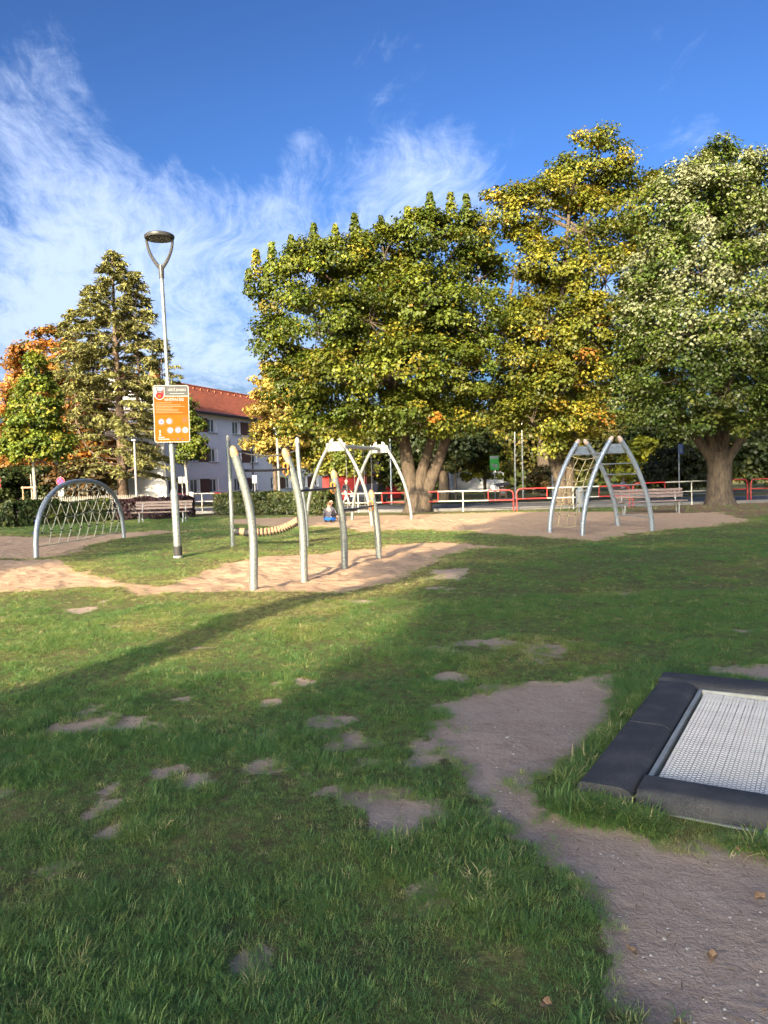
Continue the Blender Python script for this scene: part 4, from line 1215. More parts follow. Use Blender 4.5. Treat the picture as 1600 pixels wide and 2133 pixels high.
def make_notice():
    c = W(360.5, 863, LB_[1])
    w_, h_ = .74, 1.21
    root = thing('notice_board', 'orange playground rules notice with grey header, clamped to the lamp post', 'sign', (c[0], LB_[1] - .115, c[2]), R(6))
    root.rotation_euler = (0, .012, R(7))
    MB().plate(rrect(w_, h_, .05), -.006, .006).build('panel', SGNW, root)
    iw, ih = w_ - .035, h_ - .035
    y = -.0085
    # header / orange field / amber field share the rounded outline
    hd, md = ih / 2 - .205, -.03
    r = .035
    top = [(-iw / 2, hd), (iw / 2, hd)] + [p for p in rrect(iw, ih, r) if p[1] > hd]
    top = [(iw / 2, hd)] + [p for p in rrect(iw, ih, r) if p[1] > hd] + [(-iw / 2, hd)]
    MB().plate(top, y, -.006).build('header', SGNG, root)
    MB().plate([(-iw / 2, md), (iw / 2, md), (iw / 2, hd - .018), (-iw / 2, hd - .018)], y, -.006).build('text_field', SGNO, root)
    bot = [p for p in rrect(iw, ih, r) if p[1] < 0 and p[0] > 0] + [(iw / 2, md), (-iw / 2, md)] + [p for p in rrect(iw, ih, r) if p[1] < 0 and p[0] < 0]
    MB().plate(bot, y, -.006).build('symbol_field', SGNY, root)
    text_mesh('HŘIŠTĚ JÍVANSKÁ', .072, SGNW, root, (.125, y - .001, ih / 2 - .085), 'lettering', .66)
    text_mesh('NÁVŠTĚVNÍ ŘÁD', .085, SGNW, root, (.065, y - .001, hd - .085), 'lettering', .62)
    MB().plate([(-.02, ih / 2 - .165), (.28, ih / 2 - .165), (.28, ih / 2 - .153), (-.02, ih / 2 - .153)], y - .0012, y).build('small_print', SGNW, root)
    b = MB(); z = hd - .155
    for wd in (.33, .0, .52, .60, .35, .47, .47, .56):
        if wd: b.plate([(-.325, z), (-.325 + wd, z), (-.325 + wd, z + .011), (-.325, z + .011)], y - .0012, y)
        z -= .032 if wd else .012
    b.build('text_line', SGNP, root, kind='stuff')
    # coat of arms
    sx, sz = -.235, ih / 2 - .005
    sh = lambda k: [(sx - .105 * k, sz - .02), (sx - .105 * k, sz - .17)] + [(sx + .105 * k * math.cos(R(a)), sz - .17 - .115 * k * math.sin(R(a)) * 1.0) for a in range(165, 0, -15)] + [(sx + .105 * k, sz - .17), (sx + .105 * k, sz - .02)]
    e = MB().plate(sh(1.0), y - .001, y).build('shield', SGNW, root)
    red = [(sx - .07, sz - .16)] + [(sx + .09 * math.cos(R(a)), sz - .17 - .10 * math.sin(R(a))) for a in range(160, 0, -15)] + [(sx + .09, sz - .05), (sx + .05, sz - .09), (sx + .03, sz - .13), (sx - .03, sz - .13)]
    MB().plate(red, y - .002, y - .001).build('red_field', SGNR, e)
    horse = [(-.085, -.055), (-.07, -.028), (-.055, -.02), (-.05, -.045), (-.035, -.085), (.0, -.10), (.04, -.095), (.07, -.085), (.085, -.10), (.06, -.115), (.055, -.15), (.04, -.155), (.035, -.12), (-.01, -.125), (-.03, -.125), (-.05, -.15), (-.065, -.145), (-.05, -.115), (-.06, -.075), (-.075, -.065)]
    MB().plate([(sx + a, sz + b2) for a, b2 in reversed(horse)], y - .003, y - .002).build('horse', SGNK, e)
    MB().plate(disc(sx - .005, sz - .205, .032, 14), y - .003, y - .002).build('emblem', SGNY, e)
    # round pictograms
    for (cx, cz, kind) in ((-.215, -.165, 0), (-.055, -.155, 1), (-.035, -.345, 2), (.125, -.345, 3), (.275, -.345, 4)):
        p = MB().plate(disc(cx, cz, .058), y - .001, y).build('pictogram', SGNW, root)
        q = MB(); ring_plate(q, cx, cz, .044, .053, y - .002, y - .001); 
        q.build('ring', SGNBL if kind == 4 else SGNB, p)
        g = MB()
        if kind == 0: g.plate([(cx - .022, cz - .026), (cx + .026, cz - .026), (cx + .026, cz + .0), (cx + .012, cz + .01), (cx - .006, cz + .006), (cx - .010, cz + .03), (cx - .022, cz + .028)], y - .002, y - .001)
        elif kind == 1:
            for d in (-.012, .012): g.plate(disc(cx + d, cz + .006, .009, 10), y - .002, y - .001); g.plate([(cx + d - .010, cz - .026), (cx + d + .010, cz - .026), (cx + d + .006, cz - .004), (cx + d - .006, cz - .004)], y - .002, y - .001)
        elif kind == 2: g.plate([(cx - .03, cz + .014), (cx - .026, cz - .004), (cx - .012, cz - .006), (cx - .012, cz - .026), (cx - .005, cz - .026), (cx - .002, cz - .008), (cx + .016, cz - .008), (cx + .018, cz - .026), (cx + .025, cz - .026), (cx + .027, cz + .002), (cx + .016, cz + .012), (cx - .012, cz + .014), (cx - .018, cz + .024)], y - .002, y - .001)
        elif kind == 3: g.plate([(cx - .032, cz + .006), (cx - .006, cz + .004), (cx + .008, cz - .028), (cx + .024, cz - .028), (cx + .016, cz + .004), (cx + .030, cz + .012), (cx + .02, cz + .02), (cx - .030, cz + .018)], y - .002, y - .001)
        else: g.plate(disc(cx, cz + .002, .032, 20), y - .002, y - .001)
        g.build('symbol', SGNBL if kind == 4 else SGNB, p)
        hl = MB()
        ring_plate(hl, cx, cz, .066, .070, y - .001, y); ring_plate(hl, cx, cz, .082, .086, y - .001, y, 28, {0: 170, 1: -60, 2: 120, 3: 20, 4: 190}[kind], {0: 330, 1: 90, 2: 330, 3: 160, 4: 360}[kind])
        hl.build('halo', SGNP, root)
    ex = MB().plate([(-.245, -.33), (-.225, -.33), (-.218, -.42 + .16), (-.252, -.42 + .16)], y - .001, y)
    ex.f = []; ex.v = []
    ex.plate([(-.258, -.415), (-.238, -.415), (-.232, -.345), (-.264, -.345)], y - .001, y).plate(disc(-.248, -.445, .021, 16), y - .001, y).build('exclamation_mark', SGNW, root)
    ln = MB()
    for (x0, x1, z) in ((-.285, -.16, -.505), (-.285, -.06, -.545)): ln.plate([(x0, z), (x1, z), (x1, z + .02), (x0, z + .02)], y - .001, y)
    ln.build('caption', SGNW, root)
    for k, x in enumerate((.01, .115, .215, .305)):
        q = MB()
        if k in (1, 2): q.plate(disc(x, -.535, .024, 6 + 2 * k), y - .001, y)
        else: q.plate(disc(x, -.535, .016, 5), y - .001, y)
        q.build('small_symbol', SGNK if k in (1, 2) else SGNG, root)
    d = MB()
    for k, wd in enumerate((.08, .08, .06, .10, .12, .07)):
        d.plate([(.27 - wd / 2, -.075 - k * .022), (.27 + wd / 2, -.075 - k * .022), (.27 + wd / 2, -.067 - k * .022), (.27 - wd / 2, -.067 - k * .022)], y - .001, y)
    d.build('phone_list', SGNK, root)
    for z in (.42, -.42): MB().lathe([(.066, z - .02), (.066, z + .02)], (0, .105, 0), 16).box((0, .03, z), (.05, .06, .035)).build('clamp', ZINC, root)


make_notice()

# ------------------------------------------------------------------ leaning posts with bars


def cap_prof(r): return [(r * 1.03, -.02), (r * 1.03, .03), (r * .95, r * .9), (r * .72, r * 1.6), (r * .38, r * 1.98), (.004, r * 2.1)]


def post_curve(pix, n=14):
    b = G(*pix[0]); Y = b[1]
    pts = [W(px, py, Y) for px, py in pix]
    pts = np.array(pts)
    z = np.linspace(pts[0][2], pts[-1][2], n)
    x = np.interp(z, pts[:, 2], pts[:, 0])
    # smooth the bend
    for _ in range(6): x[1:-1] = (x[:-2] + 2 * x[1:-1] + x[2:]) / 4
    dx = x - x[0]
    return b, [Vector((d, .45 * d, zz)) for d, zz in zip(dx, z)]


def add_cap(root, m, r, pts, name='cap'):
    d = (pts[-1] - pts[-2]).normalized()
    MB().lathe(cap_prof(r), pts[-1] - d * .01, 16, d).build(name, m, root, True)


def make_posts():
    pix = [[(528, 1228), (529, 1125), (524, 1067), (513, 1021), (501, 975), (491, 945)],
           [(633, 1205), (632, 1110), (628, 1060), (620, 1015), (608, 970), (598, 948)],
           [(718, 1180), (718, 1125), (713, 1075), (706, 1035), (700, 1010), (697, 992)],
           [(789, 1160), (788, 1125), (785, 1085), (781, 1058), (777, 1038), (775, 1032)]]
    b0 = G(*pix[0][0])
    root = thing('balance_posts', 'row of four leaning galvanised posts of falling height joined by dark bars', 'climbing posts', (b0[0], b0[1], 0))
    tops = []
    for p in pix:
        b, pts = post_curve(p)
        off = Vector((b[0] - b0[0], b[1] - b0[1], 0))
        pts = [q + off for q in pts]
        r = .062
        pts[0] = pts[0] - Vector((0, 0, .15))
        po = MB().tube(pts, r, 18).build('post', GALV, root, True)
        add_cap(po, CAPM, r, pts)
        tops.append(pts)
    def at_z(pts, z):
        for a, b in zip(pts[:-1], pts[1:]):
            if a.z <= z <= b.z: return a.lerp(b, (z - a.z) / max(b.z - a.z, 1e-6))
        return pts[-1]
    for i in range(3):
        far = tops[i + 1]
        z = far[-1].z - (.22 if i == 0 else .20)
        a, b = at_z(tops[i], z - .02), at_z(far, z)
        MB().tube([a, (a + b) / 2 - Vector((0, 0, .012)), b], .021, 10).build('bar', DARKBAR, root, True)
        d = (b - a).normalized()
        c = MB()
        for dz in (.045, -.045):
            ce = b - d * .075 + Vector((-.035, -.04, dz)); n = 14
            c.tube([ce + Vector((.036 * math.cos(2 * math.pi * k / n), 0, .05 * math.sin(2 * math.pi * k / n))) for k in range(n + 1)], .013, 6)
        c.build('clip', ORANGECLIP, root, True)


make_posts()


def make_rope_walk():
    bl_ = G(485, 1140)
    Y = bl_[1]
    root = thing('balance_walk', 'pair of tall posts with sagging hand rope over a bent wooden disc beam', 'balance beam', (bl_[0], Y, 0))
    zt = W(475, 915, Y)[2]
    o = Vector(bl_)
    L = [Vector((0, 0, -.15)), Vector((0, 0, .8)), Vector((W(479.5, 1000, Y)[0] - bl_[0], 0, zt * .6)), Vector((W(475, 915, Y)[0] - bl_[0], 0, zt))]
    p = MB().tube(L, .055, 16).build('post', GALV, root, True); add_cap(p, CAPW, .055, L)
    rp = [W(x, y, Y) for x, y in ((640, 1142), (637, 1080), (630, 1030), (624, 985), (621, 950), (619.5, 920))]
    Rr = [Vector((q[0] - bl_[0], 0, q[2])) for q in rp]; Rr[0].z = -.15
    p = MB().tube(Rr, [.055] * 6, 16).build('post', GALV, root, True); add_cap(p, CAPW, .055, Rr)
    a, b = Vector((L[-1].x + .05, 0, zt - .22)), Vector((Rr[-1].x - .03, 0, W(620, 938, Y)[2]))
    mid = (a + b) / 2 - Vector((0, 0, .32))
    MB().tube(bez(a, mid, b, 14), .02, 8).build('hand_rope', BLACK, root, True)
    pts = [W(x, y, Y) for x, y in ((492, 1107), (520, 1110), (560, 1108), (590, 1101), (612, 1090), (624, 1083))]
    V = [Vector((q[0] - bl_[0], 0, q[2])) for q in pts]
    fine = []
    for t in np.linspace(0, 1, 47):
        k = min(int(t * 5), 4); fr = t * 5 - k
        fine.append(V[k].lerp(V[k + 1], fr))
    for _ in range(5):
        for i in range(1, len(fine) - 1): fine[i] = (fine[i - 1] + fine[i] * 2 + fine[i + 1]) / 4
    MB().tube([Vector((.02, 0, fine[0].z + .05))] + fine + [Vector((Rr[1].x, 0, fine[-1].z + .08))], .028, 6).build('steel_cable', ZINC, root, True)
    dm = MB().lathe([(.06, -.016), (.082, -.013), (.088, 0), (.082, .013), (.06, .016)], n=14).mesh('wood_disc', LOGW, True)
    bm_ = MB().lathe([(.075, -.013), (.084, -.007), (.084, .007), (.075, .013)], n=14).mesh('rubber_disc', BLACK, True)
    for i, q in enumerate(fine):
        d = (fine[min(i + 1, len(fine) - 1)] - fine[max(i - 1, 0)]).normalized()
        rot = d.to_track_quat('Z', 'Y').to_euler()
        end = i in (0, 1, 2, 6, 7, 8) or i > 43
        if end: link('rubber_disc', bm_, root, q, rot, (1.12, 1.12, 1.6))
        elif i % 2 or i in (3, 4, 5): link('wood_disc', dm, root, q + Vector((0, 0, .014)), rot, (1, 1, 2.1))
        else: link('rubber_disc', bm_, root, q - Vector((0, 0, .026)), rot)


make_rope_walk()

# ------------------------------------------------------------------ swing


def aleg(foot, apex, r, n=12, bulge=.55, top_out=0.0):
    f, a = Vector(foot), Vector(apex)
    c = Vector((f.x + (a.x - f.x) * .10, f.y + (a.y - f.y) * .10, f.z + (a.z - f.z) * bulge))
    pts = bez(f, c, a, n)
    pts[0] = pts[0] - Vector((0, 0, .15))
    return pts


def make_swing():
    A = W(700, 920, 25.5); Bx = W(790, 925, 28.9)
    cx = (A + Bx) / 2
    root = thing('swing_set', 'two-seat swing on curved galvanised legs in the sunlit sand', 'swing', (cx[0], cx[1], 0))
    o = Vector((cx[0], cx[1], 0))
    A, Bx = Vector(A) - o, Vector(Bx) - o
    d = (Bx - A); d.z = 0; d.normalize(); p = Vector((d.y, -d.x, 0))
    hz = (A.z + Bx.z) / 2
    r = .058
    for E_ in (A, Bx):
        for s in (-1, 1):
            apex = Vector((E_.x, E_.y, hz)) + p * s * .17
            foot = Vector((E_.x, E_.y, 0)) + p * s * 1.22
            pts = aleg(foot, apex, r)
            l = MB().tube(pts, r, 16).build('leg', STEELW if s > 0 else GALV, root, True)
            add_cap(l, CAPW, r, pts)
        c = Vector((E_.x, E_.y, hz - .17))
        ang = math.atan2(p.y, p.x)
        q = MB()
        poly = [(-.36, .1), (-.36, -.10), (-.29, -.15), (.29, -.15), (.36, -.10), (.36, .1), (.2, .16), (-.2, .16)]
        M3 = Matrix.Rotation(ang, 3, 'Z')
        k = MB().plate(poly, -.03, .03)
        q.add([M3 @ Vector(v) + c for v in k.v], k.f).build('end_plate', STEELW, root)
    a1, b1 = Vector((A.x, A.y, hz - .16)), Vector((Bx.x, Bx.y, hz - .16))
    MB().tube([a1, b1], .065, 16).build('crossbar', GALVB, root, True)
    ln = (b1 - a1).length
    chm = pm('swing_chain', (.45, .44, .40), (.3, .3, .28), 20, .4, .5)
    link_m = MB()
    n = 10
    link_m.tube([(.013 * math.cos(2 * math.pi * k / n), 0, .026 * math.sin(2 * math.pi * k / n)) for k in range(n + 1)], .005, 4)
    for frac in ((.20, .37), (.60, .78)):
        seat_z = .46
        ca, cb = a1.lerp(b1, frac[0]), a1.lerp(b1, frac[1])
        mid = (ca + cb) / 2; hw = (cb - ca).length / 2
        sw = MB()
        ang = math.atan2(d.y, d.x)
        s_o = MB().cbox((mid.x, mid.y, seat_z), (hw * 2 + .02, .19, .05), .02, ang).build('seat', BLACK, root, True)
        for e, sg in ((ca, 1), (cb, -1)):
            ch = MB(); z = seat_z + .02; k = 0
            top = e.z - .07
            while z < top:
                for vv, ff in ((link_m.v, link_m.f),):
                    M3 = Matrix.Rotation(ang + (math.pi / 2 if k % 2 else 0), 3, 'Z')
                    ch.add([M3 @ Vector(v) + Vector((e.x, e.y, z)) for v in vv], ff)
                z += .042; k += 1
            ch.build('chain', chm, root)
            MB().tube([(e.x, e.y, e.z + .12), (e.x, e.y, e.z - .08)], .018, 8).build('hanger', ZINC, root, True)


make_swing()

# ------------------------------------------------------------------ net and ladder frame


def make_frame():
    f1, f2, f3, f4 = [Vector(G(*q)) for q in ((1145, 1107), (1213, 1113), (1287, 1096), (1359, 1103))]
    o = (f1 + f2 + f3 + f4) / 4; o.z = 0
    root = thing('climbing_frame', 'curved blue grey A-frame climber with rope net and metal ladder rungs', 'climbing frame', o)
    r = .062
    legs = {}
    for (a, b, px1, px2, yy) in ((f1, f3, 1206, 1218, 922), (f2, f4, 1275, 1290, 916)):
        m = (a + b) / 2
        t1 = Vector(W(px1, yy, m.y)); t2 = Vector(W(px2, yy, m.y))
        u = (b - a).normalized(); c = (t1 + t2) / 2
        for foot, s in ((a, -1), (b, 1)):
            apex = c + u * s * .16
            pts = [q - o for q in aleg(foot, apex, r, 16, .55)]
            l = MB().tube(pts, r, 16).build('leg', GALVB, root, True)
            add_cap(l, CAPP, r, pts)
            legs[id(foot)] = pts
        ce = c - o; ang = math.atan2(u.y, u.x)
        k = MB().plate([(-.15, -.10), (-.28, -.34), (.28, -.34), (.15, -.10)][::-1], -.012, .012)
        M3 = Matrix.Rotation(ang, 3, 'Z')
        pl = MB().add([M3 @ Vector(v) + ce for v in k.v], k.f).build('gusset_plate', GALVB, root)
        bt = MB()
        for x, z in ((-.2, -.3), (.2, -.3), (-.13, -.15), (.13, -.15)):
            bt.lathe([(.014, 0), (.014, .012), (.006, .02)], M3 @ Vector((x, -.012, z)) + ce, 8, M3 @ Vector((0, -1, 0)))
        bt.build('bolt', ZINC, pl, True)
    P1, P2, P3, P4 = [legs[id(f)] for f in (f1, f2, f3, f4)]
    def at(pts, z):
        for a, b in zip(pts[:-1], pts[1:]):
            if a.z <= z <= b.z: return a.lerp(b, (z - a.z) / max(b.z - a.z, 1e-6))
        return pts[-1]
    H_ = P1[-1].z
    for k in range(7):
        z = .33 + k * (H_ - .65) / 6
        MB().tube([at(P3, z), at(P4, z)], .017, 10).build('rung', GALVB, root, True)
    MB().tube([at(P1, H_ - .33), at(P2, H_ - .33)], .02, 10).build('rung', GALVB, root, True)
    zs = [.28 + k * (H_ - .62) / 6 for k in range(7)]
    rows = []
    for z in zs:
        a, b = at(P1, z), at(P2, z)
        row = bez(a, (a + b) / 2 - Vector((0, 0, .26)) + Vector((.0, 0, 0)), b, 12)
        rows.append(row)
        MB().tube(row, .011, 6).build('rope', ROPE, root, True)
    for j in (3, 6, 9):
        ln = [rw[j] for rw in rows]
        fine = []
        for a, b in zip(ln[:-1], ln[1:]):
            for t in (0, .33, .66): fine.append(a.lerp(b, t) + Vector((0, -.012, 0)))
        fine.append(ln[-1])
        MB().tube(fine, .011, 6).build('rope', ROPE, root, True)
    cl = MB().lathe([(.012, -.02), (.024, -.012), (.024, .012), (.012, .02)], n=8).mesh('rope_clip', BLACK, True)
    for rw in rows[1:-1]:
        for j in (3, 6, 9): link('rope_clip', cl, root, rw[j])
    bo = MB().lathe([(.02, 0), (.02, .014), (.008, .022)], n=8).mesh('bolt_cap', WHITE, True)
    for z in zs:
        q = at(P2, z); dr = Vector((-.45, -.89, .05)).normalized()
        link('bolt_cap', bo, root, q + dr * .058, dr.to_track_quat('Z', 'Y').to_euler())


make_frame()

# ------------------------------------------------------------------ rope arch


def make_arch():
    a = Vector(G(75, 1158)); b = Vector((W(258, 1115, 23.2)[0], 23.2, 0))
    o = (a + b) / 2
    root = thing('rope_arch', 'low silver tube arch strung with pale climbing net on the left sand', 'climbing arch', o)
    h = W(165, 1002, o.y)[2]
    fl = lambda t: a.lerp(b, t) - o
    pts = []
    n = 28
    for i in range(n + 1):
        s = math.pi * i / n
        t = .5 - .5 * math.copysign(abs(math.cos(s)) ** .85, math.cos(s))
        pts.append(fl(t) + Vector((0, 0, h * math.sin(s) ** .80)))
    pts[0].z = pts[-1].z = -.15
    MB().tube(pts, .06, 14).build('arch', GALVB, root, True)
    def top(t):
        best = min(range(n), key=lambda i: abs((pts[i] - pts[0]).xy.length - t * (pts[-1] - pts[0]).xy.length))
        for i in range(n):
            t0 = (pts[i].xy - pts[0].xy).length / (pts[-1].xy - pts[0].xy).length; t1 = (pts[i + 1].xy - pts[0].xy).length / (pts[-1].xy - pts[0].xy).length
            if t0 <= t <= t1: return pts[i].z + (pts[i + 1].z - pts[i].z) * (t - t0) / max(t1 - t0, 1e-6)
        return pts[best].z
    zb = .20
    MB().tube([fl(.02) + Vector((0, 0, zb)), fl(.5) + Vector((0, 0, zb - .03)), fl(.98) + Vector((0, 0, zb))], .012, 6).build('rope', ROPEW, root, True)
    def under(t): return top(min(max(t, .001), .999)) - .03
    dt = .098; levels = [.20, .52, .86, 1.18, 1.48]
    node = {}
    for k, z in enumerate(levels):
        for i in range(-1, 12):
            t = .5 + (i - 5 + .5 * (k % 2)) * dt
            if 0.03 < t < .97 and z < under(t) - .10 and (z < under(t) - .0):
                sag = 0 if k == 0 else rng.normal(0, .02)
                node[k, i] = (t, fl(t) + Vector((rng.normal(0, .01), 0, z + sag if k else zb - .02)))
    tops_ = []
    def strand(p_, q_): 
        m_ = (p_ + q_) / 2 - Vector((0, 0, .018)); MB().tube([p_, m_, q_], 0.0105, 6).build('rope', ROPEW, root, True)
    for (k, i), (t, q_) in node.items():
        if k == 0:
            if (1, i) in node: strand(q_, node[1, i][1])
            continue
        for di, tt in ((0 if k % 2 == 0 else 1, t + dt / 2), (-1 if k % 2 == 0 else 0, t - dt / 2)):
            if k == 3 and .40 < t < .60: continue
            n2 = node.get((k + 1, i + di))
            if n2: strand(q_, n2[1])
            elif tt > .01 and tt < .99:
                z2 = min(under(tt), q_.z + .45)
                e = fl(tt) + Vector((0, 0, under(tt)))
                if abs(e.z - q_.z) < .75 and e.z > q_.z - .1: strand(q_, e); tops_.append(tt)
        if k == 3 and .40 < t < .60: strand(q_, fl(t) + Vector((0, 0, under(t)))); tops_.append(t)
    ks = [(k, i) for (k, i) in node if k >= 2]
    for (k, i) in ks:
        if (k, i + 1) in node and .3 < node[k, i][0] < .65: strand(node[k, i][1], node[k, i + 1][1])
    cl = MB().lathe([(.012, -.022), (.026, -.012), (.026, .012), (.012, .022)], n=8).mesh('rope_clip', BLACK, True)
    for (k, i), (t, q) in node.items():
        if k: link('rope_clip', cl, root, q)
    cols = sorted(set(round(t, 3) for t in tops_))
    sh = MB().box((0, 0, 0), (.03, .03, .09)).mesh('shackle', ZINC)
    for t in cols: link('shackle', sh, root, fl(t) + Vector((0, 0, top(t) - .10)))
    bo = MB().lathe([(.018, 0), (.018, .02), (.006, .026)], n=8).mesh('bolt_cap', pm('blue_plastic', (.05, .08, .4), (.04, .07, .35), 5, .4), True)
    for t in (.012, .035): link('bolt_cap', bo, root, fl(t) + Vector((-.06, -.02, top(t) - .0)), (0, R(-90), 0))


make_arch()

# ------------------------------------------------------------------ benches, bin


def make_bench(label, loc, rz, L, wood, legm, yb=0):
    root = thing('park_bench', label, 'bench', loc, rz, 'slatted park benches')
    def slat(c, size, rx=0):
        o = MB().cbox((0, 0, 0), size, .008).build('slat', wood, root)
        o.location = c; o.rotation_euler = (rx + rng.normal(0, .01), 0, rng.normal(0, .003))
    for k, y in enumerate((-.17, -.055, .06, .165)): slat((0, y, .44), (L, .10, .04))
    for k, z in enumerate((.60, .715, .825)): slat((0, .235 + (z - .6) * .22, z), (L, .032, .092), R(-12))
    for s in (-1, 1):
        x = s * (L / 2 - .28)
        m = MB()
        m.tube([(x - .03, -.15, .0), (x, -.12, .25), (x, -.10, .42)], .028, 8).tube([(x + .03, .18, 0), (x, .18, .25), (x, .2, .45), (x, .31, .86)], .028, 8).box((x, 0.02, .405), (.05, .42, .03))
        m.box((x - .03, -.16, .0), (.07, .1, .02)); m.build('leg', legm, root, True)
    return root


lb = G(288, 1091)
make_bench('dark weathered slatted bench behind the lamp post on the left', (lb[0] + .95, lb[1] + .1, 0), R(-4), 2.35, PLANK, ZINC)
rb = G(1402, 1069)
make_bench('brown slatted bench with pale legs beside the lime tree', (rb[0] - .72, rb[1] + .15, 0), R(2), 2.5, PLANKR, STEELW)
bb = (W(1208.5, 1040, 29.5)[0], 29.5, 0)
root = thing('waste_bin', 'dented grey metal waste bin behind the rope net', 'bin', bb)
MB().lathe([(.145, .22), (.155, .24), (.165, .78), (.172, .80), (.172, .82)], n=18).build('body', GALVB, root, True)
MB().lathe([(.174, .80), (.176, .83), (.09, .93), (.02, .95)], n=18).build('lid', GALVB, root, True)
MB().tube([(.0, .17, -.1), (0, .17, .95)], .025, 8).box((0, .165, .6), (.05, .05, .06)).build('post', ZINC, root)

# ------------------------------------------------------------------ red and white barriers


def make_barrier(p, q, label, hz=.9, red=.27):
    p, q = np.array(p, float), np.array(q, float)
    L = np.linalg.norm(q - p); ang = math.atan2(q[1] - p[1], q[0] - p[0])
    root = thing('road_barrier', label, 'barrier', (p[0], p[1], 0), ang, 'red and white barriers along the road')
    r = .027; b = .16
    x1, x2 = L * red, L * (1 - red)
    MB().tube([(0, 0, -.15), (0, 0, hz - b), (b * .3, 0, hz - b * .3), (b, 0, hz), (x1, 0, hz)], r, 8).build('red_rail', REDP, root, True)
    MB().tube([(L, 0, -.15), (L, 0, hz - b), (L - b * .3, 0, hz - b * .3), (L - b, 0, hz), (x2, 0, hz)], r, 8).build('red_rail', REDP, root, True)
    MB().tube([(x1 + .001, 0, hz), (x2 - .001, 0, hz)], r, 8).build('white_rail', WHITEP, root, True)
    MB().tube([(0, 0, hz - .42), (x1, 0, hz - .42)], r * .95, 8).build('red_rail', REDP, root, True)
    MB().tube([(x2, 0, hz - .42), (L, 0, hz - .42)], r * .95, 8).build('red_rail', REDP, root, True)
    MB().tube([(x1 + .001, 0, hz - .42), (x2 - .001, 0, hz - .42)], r * .95, 8).build('white_rail', WHITEP, root, True)
    for x in (x1, x2): MB().tube([(x, 0, hz), (x, 0, hz - .42)], r * .7, 8).build('strut', REDP, root, True)
    MB().tube([(L / 2, 0, -.15), (L / 2, 0, hz)], r, 8).build('post', WHITEP, root, True)


make_barrier((1.35, 33.4), (5.38, 31.9), 'red and white barrier section running behind the maple trunk', .88, .245)
make_barrier((-3.5, 36.1), (1.2, 33.5), 'red and white barrier section behind the swing seats', .86)
make_barrier((5.52, 31.9), (10.2, 31.9), 'red and white barrier section behind the climbing frame', .92)
make_barrier((10.36, 31.95), (15.9, 33.6), 'red and white barrier section behind the lime trunk', 1.0)
make_barrier((16.1, 33.7), (21, 34), 'red and white barrier section cut off at the right edge', 1.0)
make_barrier((-11.4, 42.2), (-8.0, 40.0), 'red and white barrier section below the white building', .98)

# ------------------------------------------------------------------ apartment building
WALLM = pm('white_render', (.76, .77, .80), (.70, .71, .75), 1.5, .9, bump=.1, bscale=40)
SHUT = pm('brown_panel', (.13, .060, .045), (.10, .048, .037), 6, .7)
WFR = pm('white_window_frame', (.78, .78, .78), (.7, .7, .7), 5, .5)
GLASS = pm('dark_window_glass', (.055, .062, .072), (.13, .14, .155), 1.6, .12, spec=.6)
ROOFM = pm('red_roof_tile', (.34, .095, .042), (.22, .060, .032), 2.2, .75, bump=.15)
GUTM = pm('dark_brown_metal', (.035, .025, .025), (.045, .032, .03), 6, .45)
CHIM = pm('orange_brick', (.55, .16, .06), (.42, .12, .05), 6, .85, bump=.3)


def wall_holes(Lx, H_, holes, depth=.16):
    xs = sorted(set([0, Lx] + [v for h in holes for v in (h[0], h[1])])); zs = sorted(set([0, H_] + [v for h in holes for v in (h[2], h[3])]))
    mb = MB()
    for i in range(len(xs) - 1):
        for j in range(len(zs) - 1):
            cx, cz = (xs[i] + xs[i + 1]) / 2, (zs[j] + zs[j + 1]) / 2
            if any(h[0] < cx < h[1] and h[2] < cz < h[3] for h in holes): continue
            mb.add([(xs[i], 0, zs[j]), (xs[i + 1], 0, zs[j]), (xs[i + 1], 0, zs[j + 1]), (xs[i], 0, zs[j + 1])], [(0, 1, 2, 3)])
    for (a, b, c, d) in holes:
        mb.add([(a, 0, c), (b, 0, c), (b, 0, d), (a, 0, d), (a, depth, c), (b, depth, c), (b, depth, d), (a, depth, d)], [(0, 4, 5, 1), (1, 5, 6, 2), (2, 6, 7, 3), (3, 7, 4, 0)])
    return mb


